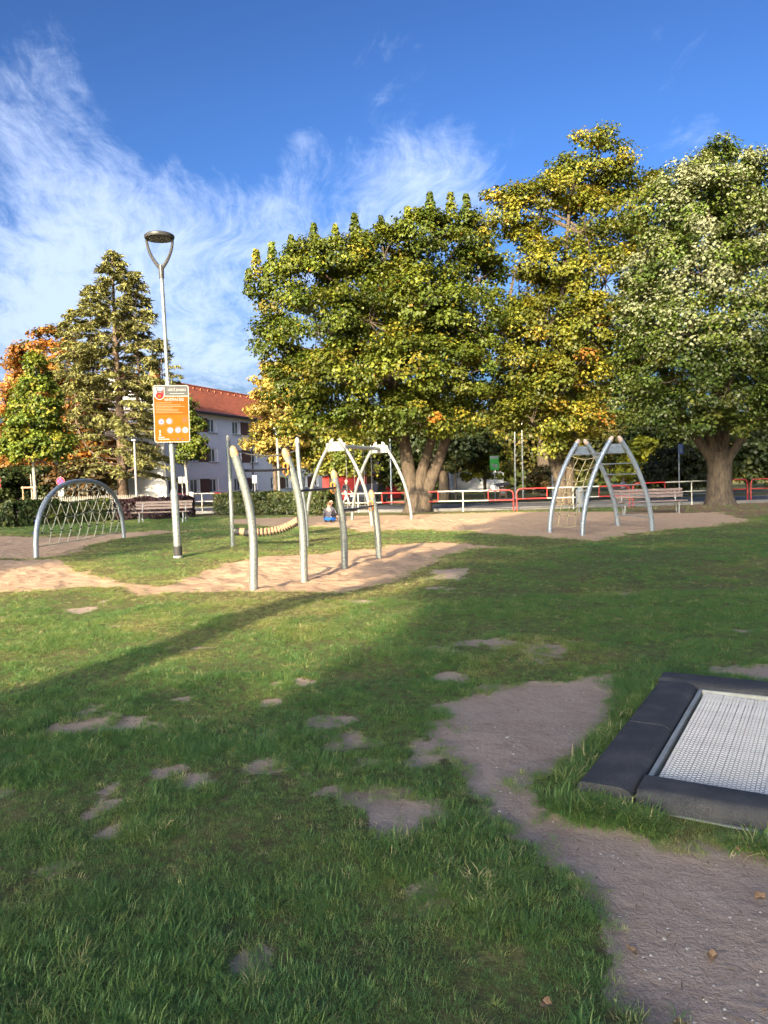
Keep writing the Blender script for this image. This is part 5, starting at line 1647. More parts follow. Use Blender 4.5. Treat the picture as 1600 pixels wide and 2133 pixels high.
def make_building():
    az = R(19.6)
    o = (-17.66, 62.8, -.6)
    root = thing('apartment_building', 'white three-storey apartment block with brown window panels and red tiled roof', 'building', o, R(90) - az)
    # local x runs along the facade away from the viewer; the facade faces local -y
    L, D, H_ = 34.0, 10.0, 8.35
    holes = []; wins = []; pans = []
    for fl, z0 in ((0, 1.25), (1, 3.96), (2, 6.62)):
        z1 = z0 + 1.2
        for g in (3.4, 10.7, 18.0, 25.3):
            wins += [(g, g + 1.5, z0, z1), (g + 3.05, g + 4.55, z0, z1)]
            pans.append((g + 1.5, g + 3.05, z0 - .02, z1 + .02))
    wins += [(.25, 1.55, 1.25, 2.45)]; pans += [(1.55, 2.6, 1.23, 2.47)]
    wall = wall_holes(L, H_, wins)
    wall.add([(0, 0, 0), (0, D, 0), (0, D, H_), (0, D / 2, H_ + 3.1), (0, 0, H_), (L, 0, 0), (L, D, 0), (L, D, H_), (L, D / 2, H_ + 3.1), (L, 0, H_)], [(0, 4, 3, 2, 1), (5, 6, 7, 8, 9), (1, 2, 7, 6)])
    wall.build('wall', WALLM, root)
    for (a, b, c, d) in pans: MB().box(((a + b) / 2, -.012, (c + d) / 2), (b - a - .02, .03, d - c)).build('panel', SHUT, root)
    for i, (a, b, c, d) in enumerate(wins):
        w_ = b - a
        fr = MB(); y = .10
        f = .07
        fw0 = a + .03; fw1 = b - .33 if i % 2 == 0 else b - .33
        fr.box(((fw0 + fw1) / 2, y, c + f / 2), (fw1 - fw0, .06, f)).box(((fw0 + fw1) / 2, y, d - f / 2), (fw1 - fw0, .06, f))
        for x in (fw0 + f / 2, (fw0 + fw1) / 2, fw1 - f / 2): fr.box((x, y, (c + d) / 2), (f, .06, d - c - 2 * f))
        wo_ = fr.build('window', WFR, root)
        MB().box(((fw1 + b) / 2, .09, (c + d) / 2), (b - fw1 - .01, .05, d - c)).build('reveal', WFR, wo_)
        mx = (fw0 + fw1) / 2
        for (x0, x1) in ((fw0 + f, mx - f / 2), (mx + f / 2, fw1 - f)):
            MB().box(((x0 + x1) / 2, y + .012, (c + d) / 2), (x1 - x0, .012, d - c - 2 * f)).build('pane', GLASS, wo_)
        MB().box(((a + b) / 2, -.05, c - .03), (w_ + .12, .18, .04)).build('sill', ZINC, wo_)
    # roof: stepped tile courses on both slopes
    ov, eo = .35, .45
    rise, run = 3.1, D / 2
    sl_len = math.hypot(rise, run); n = 22
    rf = MB()
    for side in (0, 1):
        for k in range(n):
            t0 = -eo / run + (1 + eo / run) * k / n; t1 = -eo / run + (1 + eo / run) * (k + 1) / n
            y0, y1 = run * t0, run * t1
            z0, z1 = H_ + .12 + rise * t0, H_ + .12 + rise * t1
            nx_ = 70
            if side: y0, y1 = D - y0, D - y1
            up = .055
            vs = [(-ov, y0, z0 + up), (L + ov, y0, z0 + up), (L + ov, y1, z1 + .012), (-ov, y1, z1 + .012), (-ov, y0, z0 - .02), (L + ov, y0, z0 - .02)]
            fs = [(0, 1, 2, 3), (4, 5, 1, 0)] if not side else [(3, 2, 1, 0), (0, 1, 5, 4)]
            rf.add(vs, fs)
    rf.build('roof', ROOFM, root)
    rc_ = MB()
    nrt = 110
    for k in range(nrt):
        x = -ov + (L + 2 * ov) * (k + .5) / nrt
        rc_.tube([(x - .17, D / 2, H_ + rise + .15), (x + .17, D / 2, H_ + rise + .17)], .10, 6)
    rc_.build('ridge_tiles', ROOFM, root, kind='stuff')
    sg = MB()
    for k in range(26): sg.box((.8 + k * 1.28, D / 2 - .75, H_ + rise * (1 - .75 / run) + .26), (.28, .12, .12))
    sg.build('snow_guards', ROOFM, root, kind='stuff')
    MB().box((L / 2, -eo + .12, H_ - .16), (L + .5, .55, .07)).box((L / 2, -eo - .04, H_ - .10), (L + .5, .03, .2)).build('eaves', GUTM, root)
    MB().tube([(-ov, -eo - .1, H_ - .06), (L + ov, -eo - .1, H_ - .09)], .075, 8).build('gutter', GUTM, root, True)
    for x in (14.15, 31):
        MB().tube([(x, -eo - .1, H_ - .12), (x, -eo - .05, H_ - .35), (x, -.10, H_ - .75), (x, -.10, .0)], .06, 8).build('drainpipe', GUTM, root, True)
    for x in (5.8,): MB().box((x, D / 2 - .2, H_ + rise + .35), (.75, .6, 1.5)).box((x, D / 2 - .2, H_ + rise + 1.12), (.85, .7, .10)).build('chimney', CHIM, root)
    MB().box((L / 2, -.02, .2), (L - .02, .05, .5)).build('plinth', pm('grey_plinth', (.3, .3, .31), (.24, .24, .25), 2, .9), root)


make_building()


def make_red_house():
    x0, x1 = atpx(672, 66), atpx(835, 66)
    root = thing('red_house', 'low red house with white window glimpsed behind the swing', 'building', ((x0 + x1) / 2, 66, -.4))
    hw = (x1 - x0) / 2; H_ = 2.5
    holes = [(hw * 2 * .56, hw * 2 * .56 + .95, .85, 2.05), (hw * 2 * .08, hw * 2 * .08 + .6, 1.2, 1.9)]
    wl = wall_holes(hw * 2, H_, holes)
    wl.v = [(x - hw, y, z) for x, y, z in wl.v]
    wl.add([(-hw, 0, 0), (-hw, 5, 0), (-hw, 5, H_), (-hw, 2.5, H_ + .9), (-hw, 0, H_), (hw, 0, 0), (hw, 5, 0), (hw, 5, H_), (hw, 2.5, H_ + .9), (hw, 0, H_)], [(0, 4, 3, 2, 1), (5, 6, 7, 8, 9)])
    wl.build('wall', pm('red_render', (.42, .035, .035), (.34, .028, .03), 2, .85), root)
    for (a, b, c, d) in holes:
        f = MB(); a -= hw; b -= hw
        for (cx, cz, sx, sz) in (((a + b) / 2, c + .04, b - a, .08), ((a + b) / 2, d - .04, b - a, .08), (a + .04, (c + d) / 2, .08, d - c - .16), (b - .04, (c + d) / 2, .08, d - c - .16), ((a + b) / 2, (c + d) / 2, .06, d - c - .16)): f.box((cx, .08, cz), (sx, .06, sz))
        wn = f.build('window', WFR, root)
        MB().box(((a + b) / 2, .10, (c + d) / 2), (b - a - .12, .012, d - c - .12)).build('pane', GLASS, wn)
    MB().add([(-hw - .3, -.4, H_ - .2), (hw + .3, -.4, H_ - .2), (hw + .3, 2.5, H_ + 1.05), (-hw - .3, 2.5, H_ + 1.05), (-hw - .3, 5.4, H_ - .2), (hw + .3, 5.4, H_ - .2), (-hw - .3, -.4, H_ - .32), (hw + .3, -.4, H_ - .32)],
             [(0, 1, 2, 3), (3, 2, 5, 4), (6, 7, 1, 0)]).build('roof', pm('dark_roofing', (.08, .06, .055), (.06, .05, .045), 3, .8), root)


make_red_house()
# pale house at the left edge behind the trees
root = thing('pale_house', 'pale house wall showing between trees at the left edge', 'building', (atpx(-25, 72), 72, -.3))
MB().box((0, 4, 2.4), (7, 8, 5.2)).build('wall', pm('pale_render', (.5, .45, .42), (.42, .39, .37), 2, .9), root)
MB().add([(-3.9, -.5, 4.9), (3.9, -.5, 4.9), (3.9, 4, 7.6), (-3.9, 4, 7.6), (-3.9, 8.5, 4.9), (3.9, 8.5, 4.9)], [(0, 1, 2, 3), (3, 2, 5, 4)]).build('roof', ROOFM, root)

# white house wall glimpsed far behind the green notice
root = thing('white_shed', 'small pale building glimpsed behind foliage under the maple', 'building', (atpx(995, 80), 80, -.4))
MB().box((0, 2, 1.3), (5.4, 4, 2.9)).build('wall', WALLM, root)
MB().add([(-3, -.3, 2.7), (3, -.3, 2.7), (3, 2, 3.8), (-3, 2, 3.8), (-3, 4.3, 2.7), (3, 4.3, 2.7)], [(0, 1, 2, 3), (3, 2, 5, 4)]).build('roof', pm('dark_roofing', (.08, .06, .055), None, 3, .8), root)

# ------------------------------------------------------------------ fence, poles, signs


def picket_fence(p, q, label):
    p, q = np.array(p), np.array(q); L = np.linalg.norm(q - p)
    root = thing('picket_fence', label, 'fence', (*p, -.3), math.atan2(q[1] - p[1], q[0] - p[0]))
    wood = pm('grey_picket_wood', (.20, .185, .165), (.12, .11, .10), 3, .9)
    pk = MB().prism([(-.035, -.01), (.035, -.01), (.035, .01), (-.035, .01)], 0.05, 1.15).add([(-.035, -.01, 1.15), (.035, -.01, 1.15), (.035, .01, 1.15), (-.035, .01, 1.15), (0, 0, 1.21)], [(0, 1, 4), (1, 2, 4), (2, 3, 4), (3, 0, 4)]).mesh('picket', wood)
    n = int(L / .125)
    for k in range(n): link('picket', pk, root, (k * .125, -.03, rng.normal(0, .012)), (0, rng.normal(0, .012), 0))
    for z in (.35, .95): MB().box((L / 2, 0, z), (L, .035, .07)).build('rail', wood, root)
    for k in range(int(L / 2.2) + 1): MB().box((k * 2.2, .05, .5), (.09, .06, 1.25)).build('post', wood, root)


picket_fence((-27.5, 51.5), (-16.0, 52.0), 'grey wooden picket fence behind the left hedge')


def pole_thing(name, label, cat, px0, py0, px1, py1, Y, r, m, group=None, z0=-.1):
    a, b = W(px0, py0, Y), W(px1, py1, Y)
    root = thing(name, label, cat, (a[0], Y, 0), 0, group)
    top = b[2]
    MB().tube([(0, 0, z0), (b[0] - a[0], 0, top)], [r * 1.1, r * .8], 10).build('pole', m, root, True)
    return root, Vector((b[0] - a[0], 0, top))


r1, t1 = pole_thing('street_lamp', 'slim white lamp post with small head in front of the white gable', 'street lamp', 285, 1042, 280, 920, 43, .075, STEELW, 'distant street lamps')
MB().tube([t1, t1 + Vector((.05, -.15, .06))], .03, 6).box(t1 + Vector((.12, -.3, .06)), (.22, .5, .09)).build('lamp_head', STEELW, r1)
r1, t1 = pole_thing('street_lamp', 'slim grey lamp post rising into the maple leaves beside the building', 'street lamp', 583, 1032, 576, 895, 42, .075, STEELW, 'distant street lamps', -.3)
MB().box(t1 + Vector((0, -.2, .05)), (.2, .5, .09)).build('lamp_head', STEELW, r1)
r1, t1 = pole_thing('street_lamp', 'slim grey pole between swing and maple trunk beyond the road', 'street lamp', 816, 1048, 812, 880, 47, .06, GALVB, 'distant street lamps', -.3)
MB().lathe([(.28, -.32), (.28, -.24), (.1, -.2)], n=12).build('footing', WHITEP, r1)
MB().box(t1 + Vector((0, -.2, .05)), (.2, .5, .09)).build('lamp_head', GALVB, r1)
r1, t1 = pole_thing('flag_pole', 'left of two slim pale poles beyond the road', 'pole', 1074, 1034, 1072, 880, 55, .055, WHITEP, 'pale poles beyond the road', -.4)
MB().lathe([(.05, 0), (.07, .05), (.03, .11)], t1, 10).build('finial', ZINC, r1)
r1, t1 = pole_thing('flag_pole', 'right of two slim pale poles beyond the road', 'pole', 1090, 1034, 1087, 880, 55, .055, WHITEP, 'pale poles beyond the road', -.4)
MB().lathe([(.05, 0), (.07, .05), (.03, .11)], t1, 10).build('finial', ZINC, r1)
Y = 52
a = W(1152, 1032, Y)
root = thing('marker_pole', 'pole black above and white below, left of the net frame', 'pole', (a[0], Y, -.3))
MB().tube([(0, 0, -.1), (0, 0, 1.7)], .075, 10).build('white_base', WHITEP, root, True)
MB().tube([(0, 0, 1.7), (0, 0, 4.6)], .05, 10).build('black_shaft', BLACK, root, True)


def sign_post(name, label, px, py_top, py_bot, Y, r=.03, m=ZINC, group=None, z=-.3, cat='sign'):
    b = W(px, py_top, Y)
    root = thing(name, label, cat, (b[0], Y, z), 0, group)
    MB().tube([(0, 0, -.1), (0, 0, b[2] - z)], r, 8).build('pole', m, root, True)
    return root, b[2] - z


root, h = sign_post('green_notice', 'green notice board with white symbols on a pole beyond the road', 1029.5, 950, 1034, 50, .03)
k = 50 / F
GRN = pm('sign_green', (.05, .36, .06), (.04, .31, .05), 2, .5)
MB().plate(rrect(19 * k, 30 * k, .03, 3, 0, h - 14 * k), -.05, -.035).build('panel', GRN, root)
MB().plate(rrect(18 * k, 5.5 * k, .02, 2, 0, h - 2.5 * k), -.056, -.05).build('header', SGNW, root)
q = MB()
for cx, cz, r_ in ((-4, -17.5, 2.6), (-1.5, -20, 2.4), (3, -19.5, 2.8), (4.5, -22, 2.2), (0, -22.5, 2.0)): q.plate(disc(cx * k, h + cz * k, r_ * k, 10), -.056, -.05)
q.build('symbol', SGNW, root)
MB().plate([(-9 * k, h - 15.6 * k), (9 * k, h - 15.6 * k), (9 * k, h - 15.0 * k), (-9 * k, h - 15.0 * k)], -.056, -.05).build('divider', pm('sign_dark_green', (.02, .2, .03), None, 2, .5), root)

root, h = sign_post('no_parking_sign', 'round blue and red no parking sign above the rope arch', 126, 992, 1050, 40, .03)
k = 40 / F
MB().plate(disc(0, h - 10.5 * k, 9 * k, 28), -.05, -.04).build('disc', SGNW, root)
MB().plate(disc(0, h - 10.5 * k, 8.5 * k, 28), -.055, -.05).build('red_border', SGNR, root)
MB().plate(disc(0, h - 10.5 * k, 6.4 * k, 28), -.06, -.055).build('blue_field', pm('sign_bright_blue', (.03, .035, .2), None, 2, .6), root)
c_, s_ = math.cos(R(45)), math.sin(R(45))
bar = lambda sg: [((-6.2 * c_ * sg - .7 * s_ * sg) * k, (6.2 * s_ - .7 * c_) * k + h - 10.5 * k), ((6.2 * c_ * sg - .7 * s_ * sg) * k, (-6.2 * s_ - .7 * c_) * k + h - 10.5 * k), ((6.2 * c_ * sg + .7 * s_ * sg) * k, (-6.2 * s_ + .7 * c_) * k + h - 10.5 * k), ((-6.2 * c_ * sg + .7 * s_ * sg) * k, (6.2 * s_ + .7 * c_) * k + h - 10.5 * k)]
MB().plate(bar(1), -.064, -.06).plate(bar(-1)[::-1], -.068, -.064).build('red_cross', SGNR, root)
MB().box((0, -.04, h - 33 * k), (.28, .01, .42)).build('lower_plate', SGNW, root)
root, h = sign_post('no_entry_sign', 'red and white round signs cut by the left edge', -5, 993, 1050, 42, .03)
k = 42 / F
for z in (7, 18):
    dd = MB().plate(disc(0, h - z * k, 6.5 * k, 24), -.05, -.04).build('disc', SGNR, root)
    MB().plate(rrect(9 * k, 2.4 * k, .01, 2, 0, h - z * k), -.056, -.05).build('bar', SGNW, dd)
root, h = sign_post('street_sign', 'grey back of a traffic sign in front of the white facade', 530, 990, 1035, 44, .03)
MB().box((0, -.04, h - .22), (.26, .012, .44)).build('plate', ZINC, root)
MB().tube([(0, .02, h - .05), (0, .02, h + 4.4)], .0, 6)
root, h = sign_post('street_sign', 'pair of pale signs seen from behind, right of the lamp post', 379, 993, 1062, 40, .03)
for x in (-.08, .15): MB().box((x, -.04, h - .17), (.20, .012, .34)).build('plate', SGNW, root)
root, h = sign_post('street_sign', 'small tilted white sign plate low on a post left of the middle hedge', 398, 1024, 1062, 40, .025)
o = MB().box((0, -.035, 0), (.23, .012, .50)).build('plate', SGNW, root); o.location = (0, 0, h - .27); o.rotation_euler = (0, R(6), 0)
root, h = sign_post('information_sign', 'blue pedestrian sign on a grey post left of the lime trunk', 1414, 925, 1020, 44, .045, GALVB)
k = 44 / F
MB().box((.10, -.03, h - .28), (.27, .02, .56)).build('panel', pm('sign_mid_blue', (.05, .11, .30), None, 2, .45), root)
MB().plate([(.05, h - .47), (.09, h - .47), (.105, h - .30), (.12, h - .47), (.16, h - .47), (.125, h - .18), (.085, h - .18)], -.045, -.04).plate(disc(.105, h - .13, .035, 12), -.045, -.04).build('symbol', SGNW, root)

# info kiosk
Y = 53
b0 = W(1048, 1030, Y)
root = thing('wooden_kiosk', 'small wooden notice shelter with tilted roof beyond the road', 'notice shelter', (b0[0], Y, -.38))
KW = pm('kiosk_wood', (.26, .16, .11), (.17, .11, .08), 5, .8)
for x in (-.22, .22): MB().box((x, 0, .55), (.08, .08, 1.15)).build('post', KW, root)
MB().box((0, 0, .72), (.36, .05, .62)).build('board', KW, root)
MB().box((0, -.032, .72), (.28, .012, .34)).build('poster', SGNW, root)
ro = MB().box((0, 0, 0), (.95, .6, .05)).build('roof', pm('kiosk_roof', (.10, .085, .08), None, 4, .8), root); ro.location = (0, 0, 1.2); ro.rotation_euler = (R(14), R(-8), 0)
# tree stakes at the left
b0 = W(62, 1045, 43)
root = thing('tree_guard', 'three wooden stakes with crossbars round a sapling behind the left hedge', 'tree stakes', (b0[0], 43, -.1))
for x, y in ((-.35, 0), (.35, 0), (0, .5)): MB().tube([(x, y, -.1), (x, y, 1.75)], .04, 8).build('stake', LOGW, root, True)
MB().box((0, 0, 1.68), (.9, .03, .08)).build('crossbar', LOGW, root); MB().tube([(.05, .2, -.1), (.03, .2, 2.4)], .03, 8).build('sapling_stem', BARKP, root, True)
# utility box
b0 = W(489, 1035, 46)
root = thing('utility_cabinet', 'narrow grey street cabinet against the white building', 'cabinet', (b0[0], 46, -.3))
MB().cbox((0, 0, .62), (.34, .3, 1.3), .02).build('body', ZINC, root)
MB().box((0, -.156, .68), (.28, .012, 1.0)).build('door', GALVB, root)

# ------------------------------------------------------------------ parked car


def make_car():
    Y = 51.5
    x = atpx(768, Y)
    root = thing('parked_car', 'dark parked car half hidden behind the swing and barrier', 'car', (x, Y, -.3), R(78))
    PAINT = pm('dark_blue_paint', (.012, .014, .022), (.010, .011, .018), 2, .3)
    body = MB()
    prof = [(-2.05, .35), (-2.1, .62), (-2.0, .82), (-1.25, .92), (-.65, 1.38), (.75, 1.40), (1.55, .98), (2.02, .90), (2.08, .5), (2.0, .30)]
    n = len(prof); vs = []
    for y, k in ((-.86, 0), (-.80, 1), (.80, 1), (.86, 0)):
        for (px, pz) in prof: vs.append((px, y * (.86 if pz > 1.0 else 1), pz + (.02 if k else 0)))
    fs = [tuple(range(n)), tuple(range(4 * n - 1, 3 * n - 1, -1))]
    for r_ in range(3):
        for i in range(n): j = (i + 1) % n; fs.append((r_ * n + i, r_ * n + n + i, r_ * n + n + j, r_ * n + j))
    body.add(vs, fs).build('body', PAINT, root)
    for s in (-1, 1):
        MB().plate([(-1.05, .95), (.98, .97), (.66, 1.32), (-.58, 1.31)], s * .80 - .012, s * .80 + .012).build('side_window', BLACK, root)
        for wx in (-1.3, 1.3):
            w_ = MB().lathe([(.20, -.1), (.31, -.1), (.32, -.06), (.32, .06), (.31, .1), (.20, .1)], (wx, s * .80, .32), 20, (0, 1, 0)).build('tyre', BLACK, root, True)
            MB().lathe([(.19, -.11), (.19, .11)], (wx, s * .80, .32), 14, (0, 1, 0)).build('rim', ZINC, w_, True)
    for s in (-.6, .6): MB().cbox((-2.06, s, .70), (.08, .32, .14), .02).build('headlight', SGNW, root)


make_car()

# ------------------------------------------------------------------ people
SKIN = pm('skin', (.52, .30, .20), (.48, .27, .18), 12, .6)


def skin_mesh(name, verts, edges, radii, m, parent, rootv=0, lv=2):
    me = bpy.data.meshes.new(name); me.from_pydata([tuple(v) for v in verts], edges, [])
    o = bpy.data.objects.new(name, me); COL.objects.link(o)
    sk = o.modifiers.new('skin', 'SKIN'); sk.use_smooth_shade = True
    for i, r in enumerate(radii):
        rr = r if hasattr(r, '__len__') else (r, r)
        me.skin_vertices[0].data[i].radius = rr
        me.skin_vertices[0].data[i].use_root = (i == rootv)
    sb = o.modifiers.new('sub', 'SUBSURF'); sb.levels = lv; sb.render_levels = lv
    bpy.context.view_layer.update()
    dg = bpy.context.evaluated_depsgraph_get()
    nm = bpy.data.meshes.new_from_object(o.evaluated_get(dg))
    bpy.data.objects.remove(o)
    nm.name = name; nm.materials.clear(); nm.materials.append(m)
    return link(name, nm, parent)


def person(label, loc, rz, J, s, clothes, hair, hairstyle='short', head=None, group=None):
    """J: joints; one continuous skin body, clothes and hair on it. s scales the radii"""
    root = thing('person', label, 'person', loc, rz, group)
    V = lambda k: Vector(J[k])
    names = ['pelvis', 'waist', 'chest', 'neck', 'chin', 'crown', 'shL', 'elL', 'wrL', 'shR', 'elR', 'wrR', 'hipL', 'knL', 'anL', 'toL', 'hipR', 'knR', 'anR', 'toR']
    rad = dict(pelvis=.115, waist=.10, chest=.12, neck=.048, chin=.078, crown=.075, shL=.055, elL=.04, wrL=.028, shR=.055, elR=.04, wrR=.028, hipL=.085, knL=.055, anL=.036, toL=.03, hipR=.085, knR=.055, anR=.036, toR=.03)
    ed = [('pelvis', 'waist'), ('waist', 'chest'), ('chest', 'neck'), ('neck', 'chin'), ('chin', 'crown'), ('chest', 'shL'), ('shL', 'elL'), ('elL', 'wrL'), ('chest', 'shR'), ('shR', 'elR'), ('elR', 'wrR'),
          ('pelvis', 'hipL'), ('hipL', 'knL'), ('knL', 'anL'), ('anL', 'toL'), ('pelvis', 'hipR'), ('hipR', 'knR'), ('knR', 'anR'), ('anR', 'toR')]
    vs = [V(k) for k in names]; rr = [rad[k] * s for k in names]; ee = [(names.index(a), names.index(b)) for a, b in ed]
    for sd in 'LR':
        w_, e_ = V('wr' + sd), V('el' + sd)
        d = (w_ - e_).normalized(); sdv = d.cross(Vector((0, 0, 1))); sdv = sdv.normalized() if sdv.length > .1 else Vector((1, 0, 0))
        palm = w_ + d * .06 * s; ip = len(vs); vs.append(palm); rr.append(.03 * s); ee.append((names.index('wr' + sd), ip))
        for k, (o_, ln) in enumerate(((-.028, .075), (-.01, .085), (.01, .08), (.028, .065))):
            a = len(vs); vs.append(palm + d * .03 * s + sdv * o_ * s); rr.append(.011 * s)
            vs.append(palm + d * (.03 + ln) * s + sdv * o_ * 1.1 * s - Vector((0, 0, .012 * s))); rr.append(.008 * s); ee += [(ip, a), (a, a + 1)]
        a = len(vs); vs.append(palm - d * .02 * s + sdv * -.045 * s); rr.append(.012 * s); vs.append(palm + d * .03 * s + sdv * -.065 * s); rr.append(.009 * s); ee += [(ip, a), (a, a + 1)]
    skin_mesh('body', vs, ee, rr, SKIN, root)
    # head proper, nose, ears, hair
    hc = (V('chin') + V('crown')) / 2 + Vector((0, -.01, .0)); fd = Vector(head or (0, -1, 0)).normalized()
    q = (Matrix.Rotation(math.atan2(fd.x, -fd.y), 3, 'Z') @ Matrix.Rotation(-math.asin(max(-1, min(1, -fd.z))) * -1, 3, 'X')).to_quaternion()
    k = s * 1.0
    hd = MB()
    for ring in range(9):
        ph = math.pi * ring / 8
        for j in range(14):
            a = 2 * math.pi * j / 14
            p = Vector((math.cos(a) * math.sin(ph) * .078, math.sin(a) * math.sin(ph) * .098, math.cos(ph) * .118))
            if p.z < -.02: p.x *= .88; p.y *= .92
            hd.v.append(tuple(hc + q @ p * k))
    for ring in range(8):
        for j in range(14): hd.f.append((ring * 14 + j, ring * 14 + 14 + j, ring * 14 + 14 + (j + 1) % 14, ring * 14 + (j + 1) % 14))
    face = hd.build('head', SKIN, root, True)
    ft = MB().tube([hc + q @ Vector((0, -.092, .012)) * k, hc + q @ Vector((0, -.118, -.018)) * k, hc + q @ Vector((0, -.094, -.024)) * k], [.008 * k, .014 * k, .010 * k], 6)
    for sx in (-1, 1): ft.lathe([(.008 * k, -.008 * k), (.022 * k, 0), (.008 * k, .008 * k)], hc + q @ Vector((sx * .080, .005, .0)) * k, 8, q @ Vector((1, 0, 0)))
    ft.build('nose_and_ears', SKIN, face, True)
    ey = MB()
    for sx in (-1, 1): ey.lathe([(.004 * k, 0), (.011 * k, .003 * k), (.004 * k, .006 * k)], hc + q @ Vector((sx * .030, -.090, .012)) * k, 8, q @ Vector((0, -1, 0)))
    ey.build('eyes', SGNK, face, True)
    MB().tube([hc + q @ Vector((-.022, -.088, -.055)) * k, hc + q @ Vector((0, -.094, -.057)) * k, hc + q @ Vector((.022, -.088, -.055)) * k], .006 * k, 5).build('mouth', pm('lips', (.42, .16, .13), None, 5, .5), face, True)
    hr = MB(); hm = hair
    nr = 8; lowz = {'short': -.04, 'long': -.22}[hairstyle]
    for ring in range(nr + 1):
        f = ring / nr
        for j in range(18):
            a = 2 * math.pi * j / 18; back = .5 + .5 * math.sin(a)
            zt = .128; zl = .055 + (lowz - .055) * sst(back, .25, .75)
            z = zt + (zl - zt) * f
            c_ = math.sqrt(max(0.02, 1 - min(1, max(z, 0) / .128) ** 2)) if z > 0 else 1.0
            wv = 1 + .05 * math.sin(a * 7 + ring)
            hr.v.append(tuple(hc + q @ Vector((math.cos(a) * .088 * c_ * wv, math.sin(a) * .108 * c_ * wv + (.01 if z < 0 else 0), z)) * k))
    for ring in range(nr):
        for j in range(18): hr.f.append((ring * 18 + j, ring * 18 + 18 + j, ring * 18 + 18 + (j + 1) % 18, ring * 18 + (j + 1) % 18))
    hr.f.append(tuple(range(18)))
    hr.build('hair', hm, root, True)
    # clothes
    sh_m, tr_m, fo_m, sleeve, leg = clothes
    names2 = ['waist', 'pelvis', 'chest', 'nk', 'shL', 'elL', 'shR', 'elR'] + (['wrL', 'wrR'] if sleeve else [])
    Jn = dict(J); Jn['nk'] = tuple(V('chest').lerp(V('neck'), .7))
    if not sleeve:
        Jn['elL'] = tuple(V('shL').lerp(V('elL'), .6)); Jn['elR'] = tuple(V('shR').lerp(V('elR'), .6))
    else:
        Jn['wrL'] = tuple(V('elL').lerp(V('wrL'), .9)); Jn['wrR'] = tuple(V('elR').lerp(V('wrR'), .9))
    r2 = dict(waist=.122, pelvis=.132, chest=.142, nk=.075, shL=.072, elL=.056, shR=.072, elR=.056, wrL=.044, wrR=.044)
    e2 = [('pelvis', 'waist'), ('waist', 'chest'), ('chest', 'nk'), ('chest', 'shL'), ('shL', 'elL'), ('chest', 'shR'), ('shR', 'elR')] + ([('elL', 'wrL'), ('elR', 'wrR')] if sleeve else [])
    skin_mesh('shirt', [Vector(Jn[n_]) for n_ in names2], [(names2.index(a), names2.index(b)) for a, b in e2], [r2[n_] * s for n_ in names2], sh_m, root)
    n3 = ['pelvis', 'wl', 'hipL', 'knL', 'anL', 'hipR', 'knR', 'anR']
    J3 = dict(J); J3['wl'] = tuple(V('pelvis').lerp(V('waist'), .4))
    for sd in 'LR':
        if leg < 1: J3['an' + sd] = tuple(V('kn' + sd).lerp(V('an' + sd), leg))
        else: J3['an' + sd] = tuple(V('kn' + sd).lerp(V('an' + sd), .93))
    r3 = dict(pelvis=.142, wl=.130, hipL=.105, knL=.075, anL=.058, hipR=.105, knR=.075, anR=.058)
    e3 = [('pelvis', 'wl'), ('pelvis', 'hipL'), ('hipL', 'knL'), ('knL', 'anL'), ('pelvis', 'hipR'), ('hipR', 'knR'), ('knR', 'anR')]
    skin_mesh('trousers', [Vector(J3[n_]) for n_ in n3], [(n3.index(a), n3.index(b)) for a, b in e3], [r3[n_] * s for n_ in n3], tr_m, root)
    for sd in 'LR':
        a, b = V('an' + sd), V('to' + sd)
        d = (b - a); d = d.normalized() if d.length else Vector((0, -1, 0))
        MB().tube([a - d * .05 * s, a + d * .02 * s, b, b + d * .045 * s], [.04 * s, .05 * s, .045 * s, .02 * s], 8).build('shoe', fo_m, root, True)
    return root


def sit_ground(s, twist=0.0, armdown=True, lean=.12):
    """kneeling-sitting child seen from behind, facing +Y in local space"""
    return {k: (x * s, y * s, z * s) for k, (x, y, z) in dict(
        pelvis=(0, 0, .17), waist=(0, lean * .4, .33), chest=(0, lean, .52), neck=(0, lean * 1.3, .66), chin=(0, lean * 1.5, .74), crown=(0, lean * 1.4, .88),
        shL=(-.17, lean, .58), elL=(-.25, lean + .06, .36), wrL=(-.24, lean + .16, .16), shR=(.17, lean, .58), elR=(.24, lean + .12, .40), wrR=(.20, lean + .30, .26),
        hipL=(-.10, .03, .16), knL=(-.24, .34, .12), anL=(-.14, -.06, .07), toL=(-.10, -.17, .05), hipR=(.10, .03, .16), knR=(.24, .34, .12), anR=(.14, -.06, .07), toR=(.10, -.17, .05)).items()}


def sit_ground_leg_out(s):
    return {k: (x * s, y * s, z * s) for k, (x, y, z) in dict(
        pelvis=(0, 0, .14), waist=(0, .02, .30), chest=(0, -.02, .50), neck=(0, -.05, .64), chin=(0, -.08, .72), crown=(0, -.07, .86),
        shL=(-.16, -.02, .56), elL=(-.24, -.12, .36), wrL=(-.16, -.26, .22), shR=(.16, -.02, .56), elR=(.24, -.12, .38), wrR=(.18, -.28, .24),
        hipL=(-.09, -.03, .13), knL=(-.20, -.32, .24), anL=(-.14, -.62, .07), toL=(-.14, -.72, .12), hipR=(.09, -.03, .13), knR=(.20, -.32, .22), anR=(.18, -.64, .07), toR=(.18, -.74, .12)).items()}


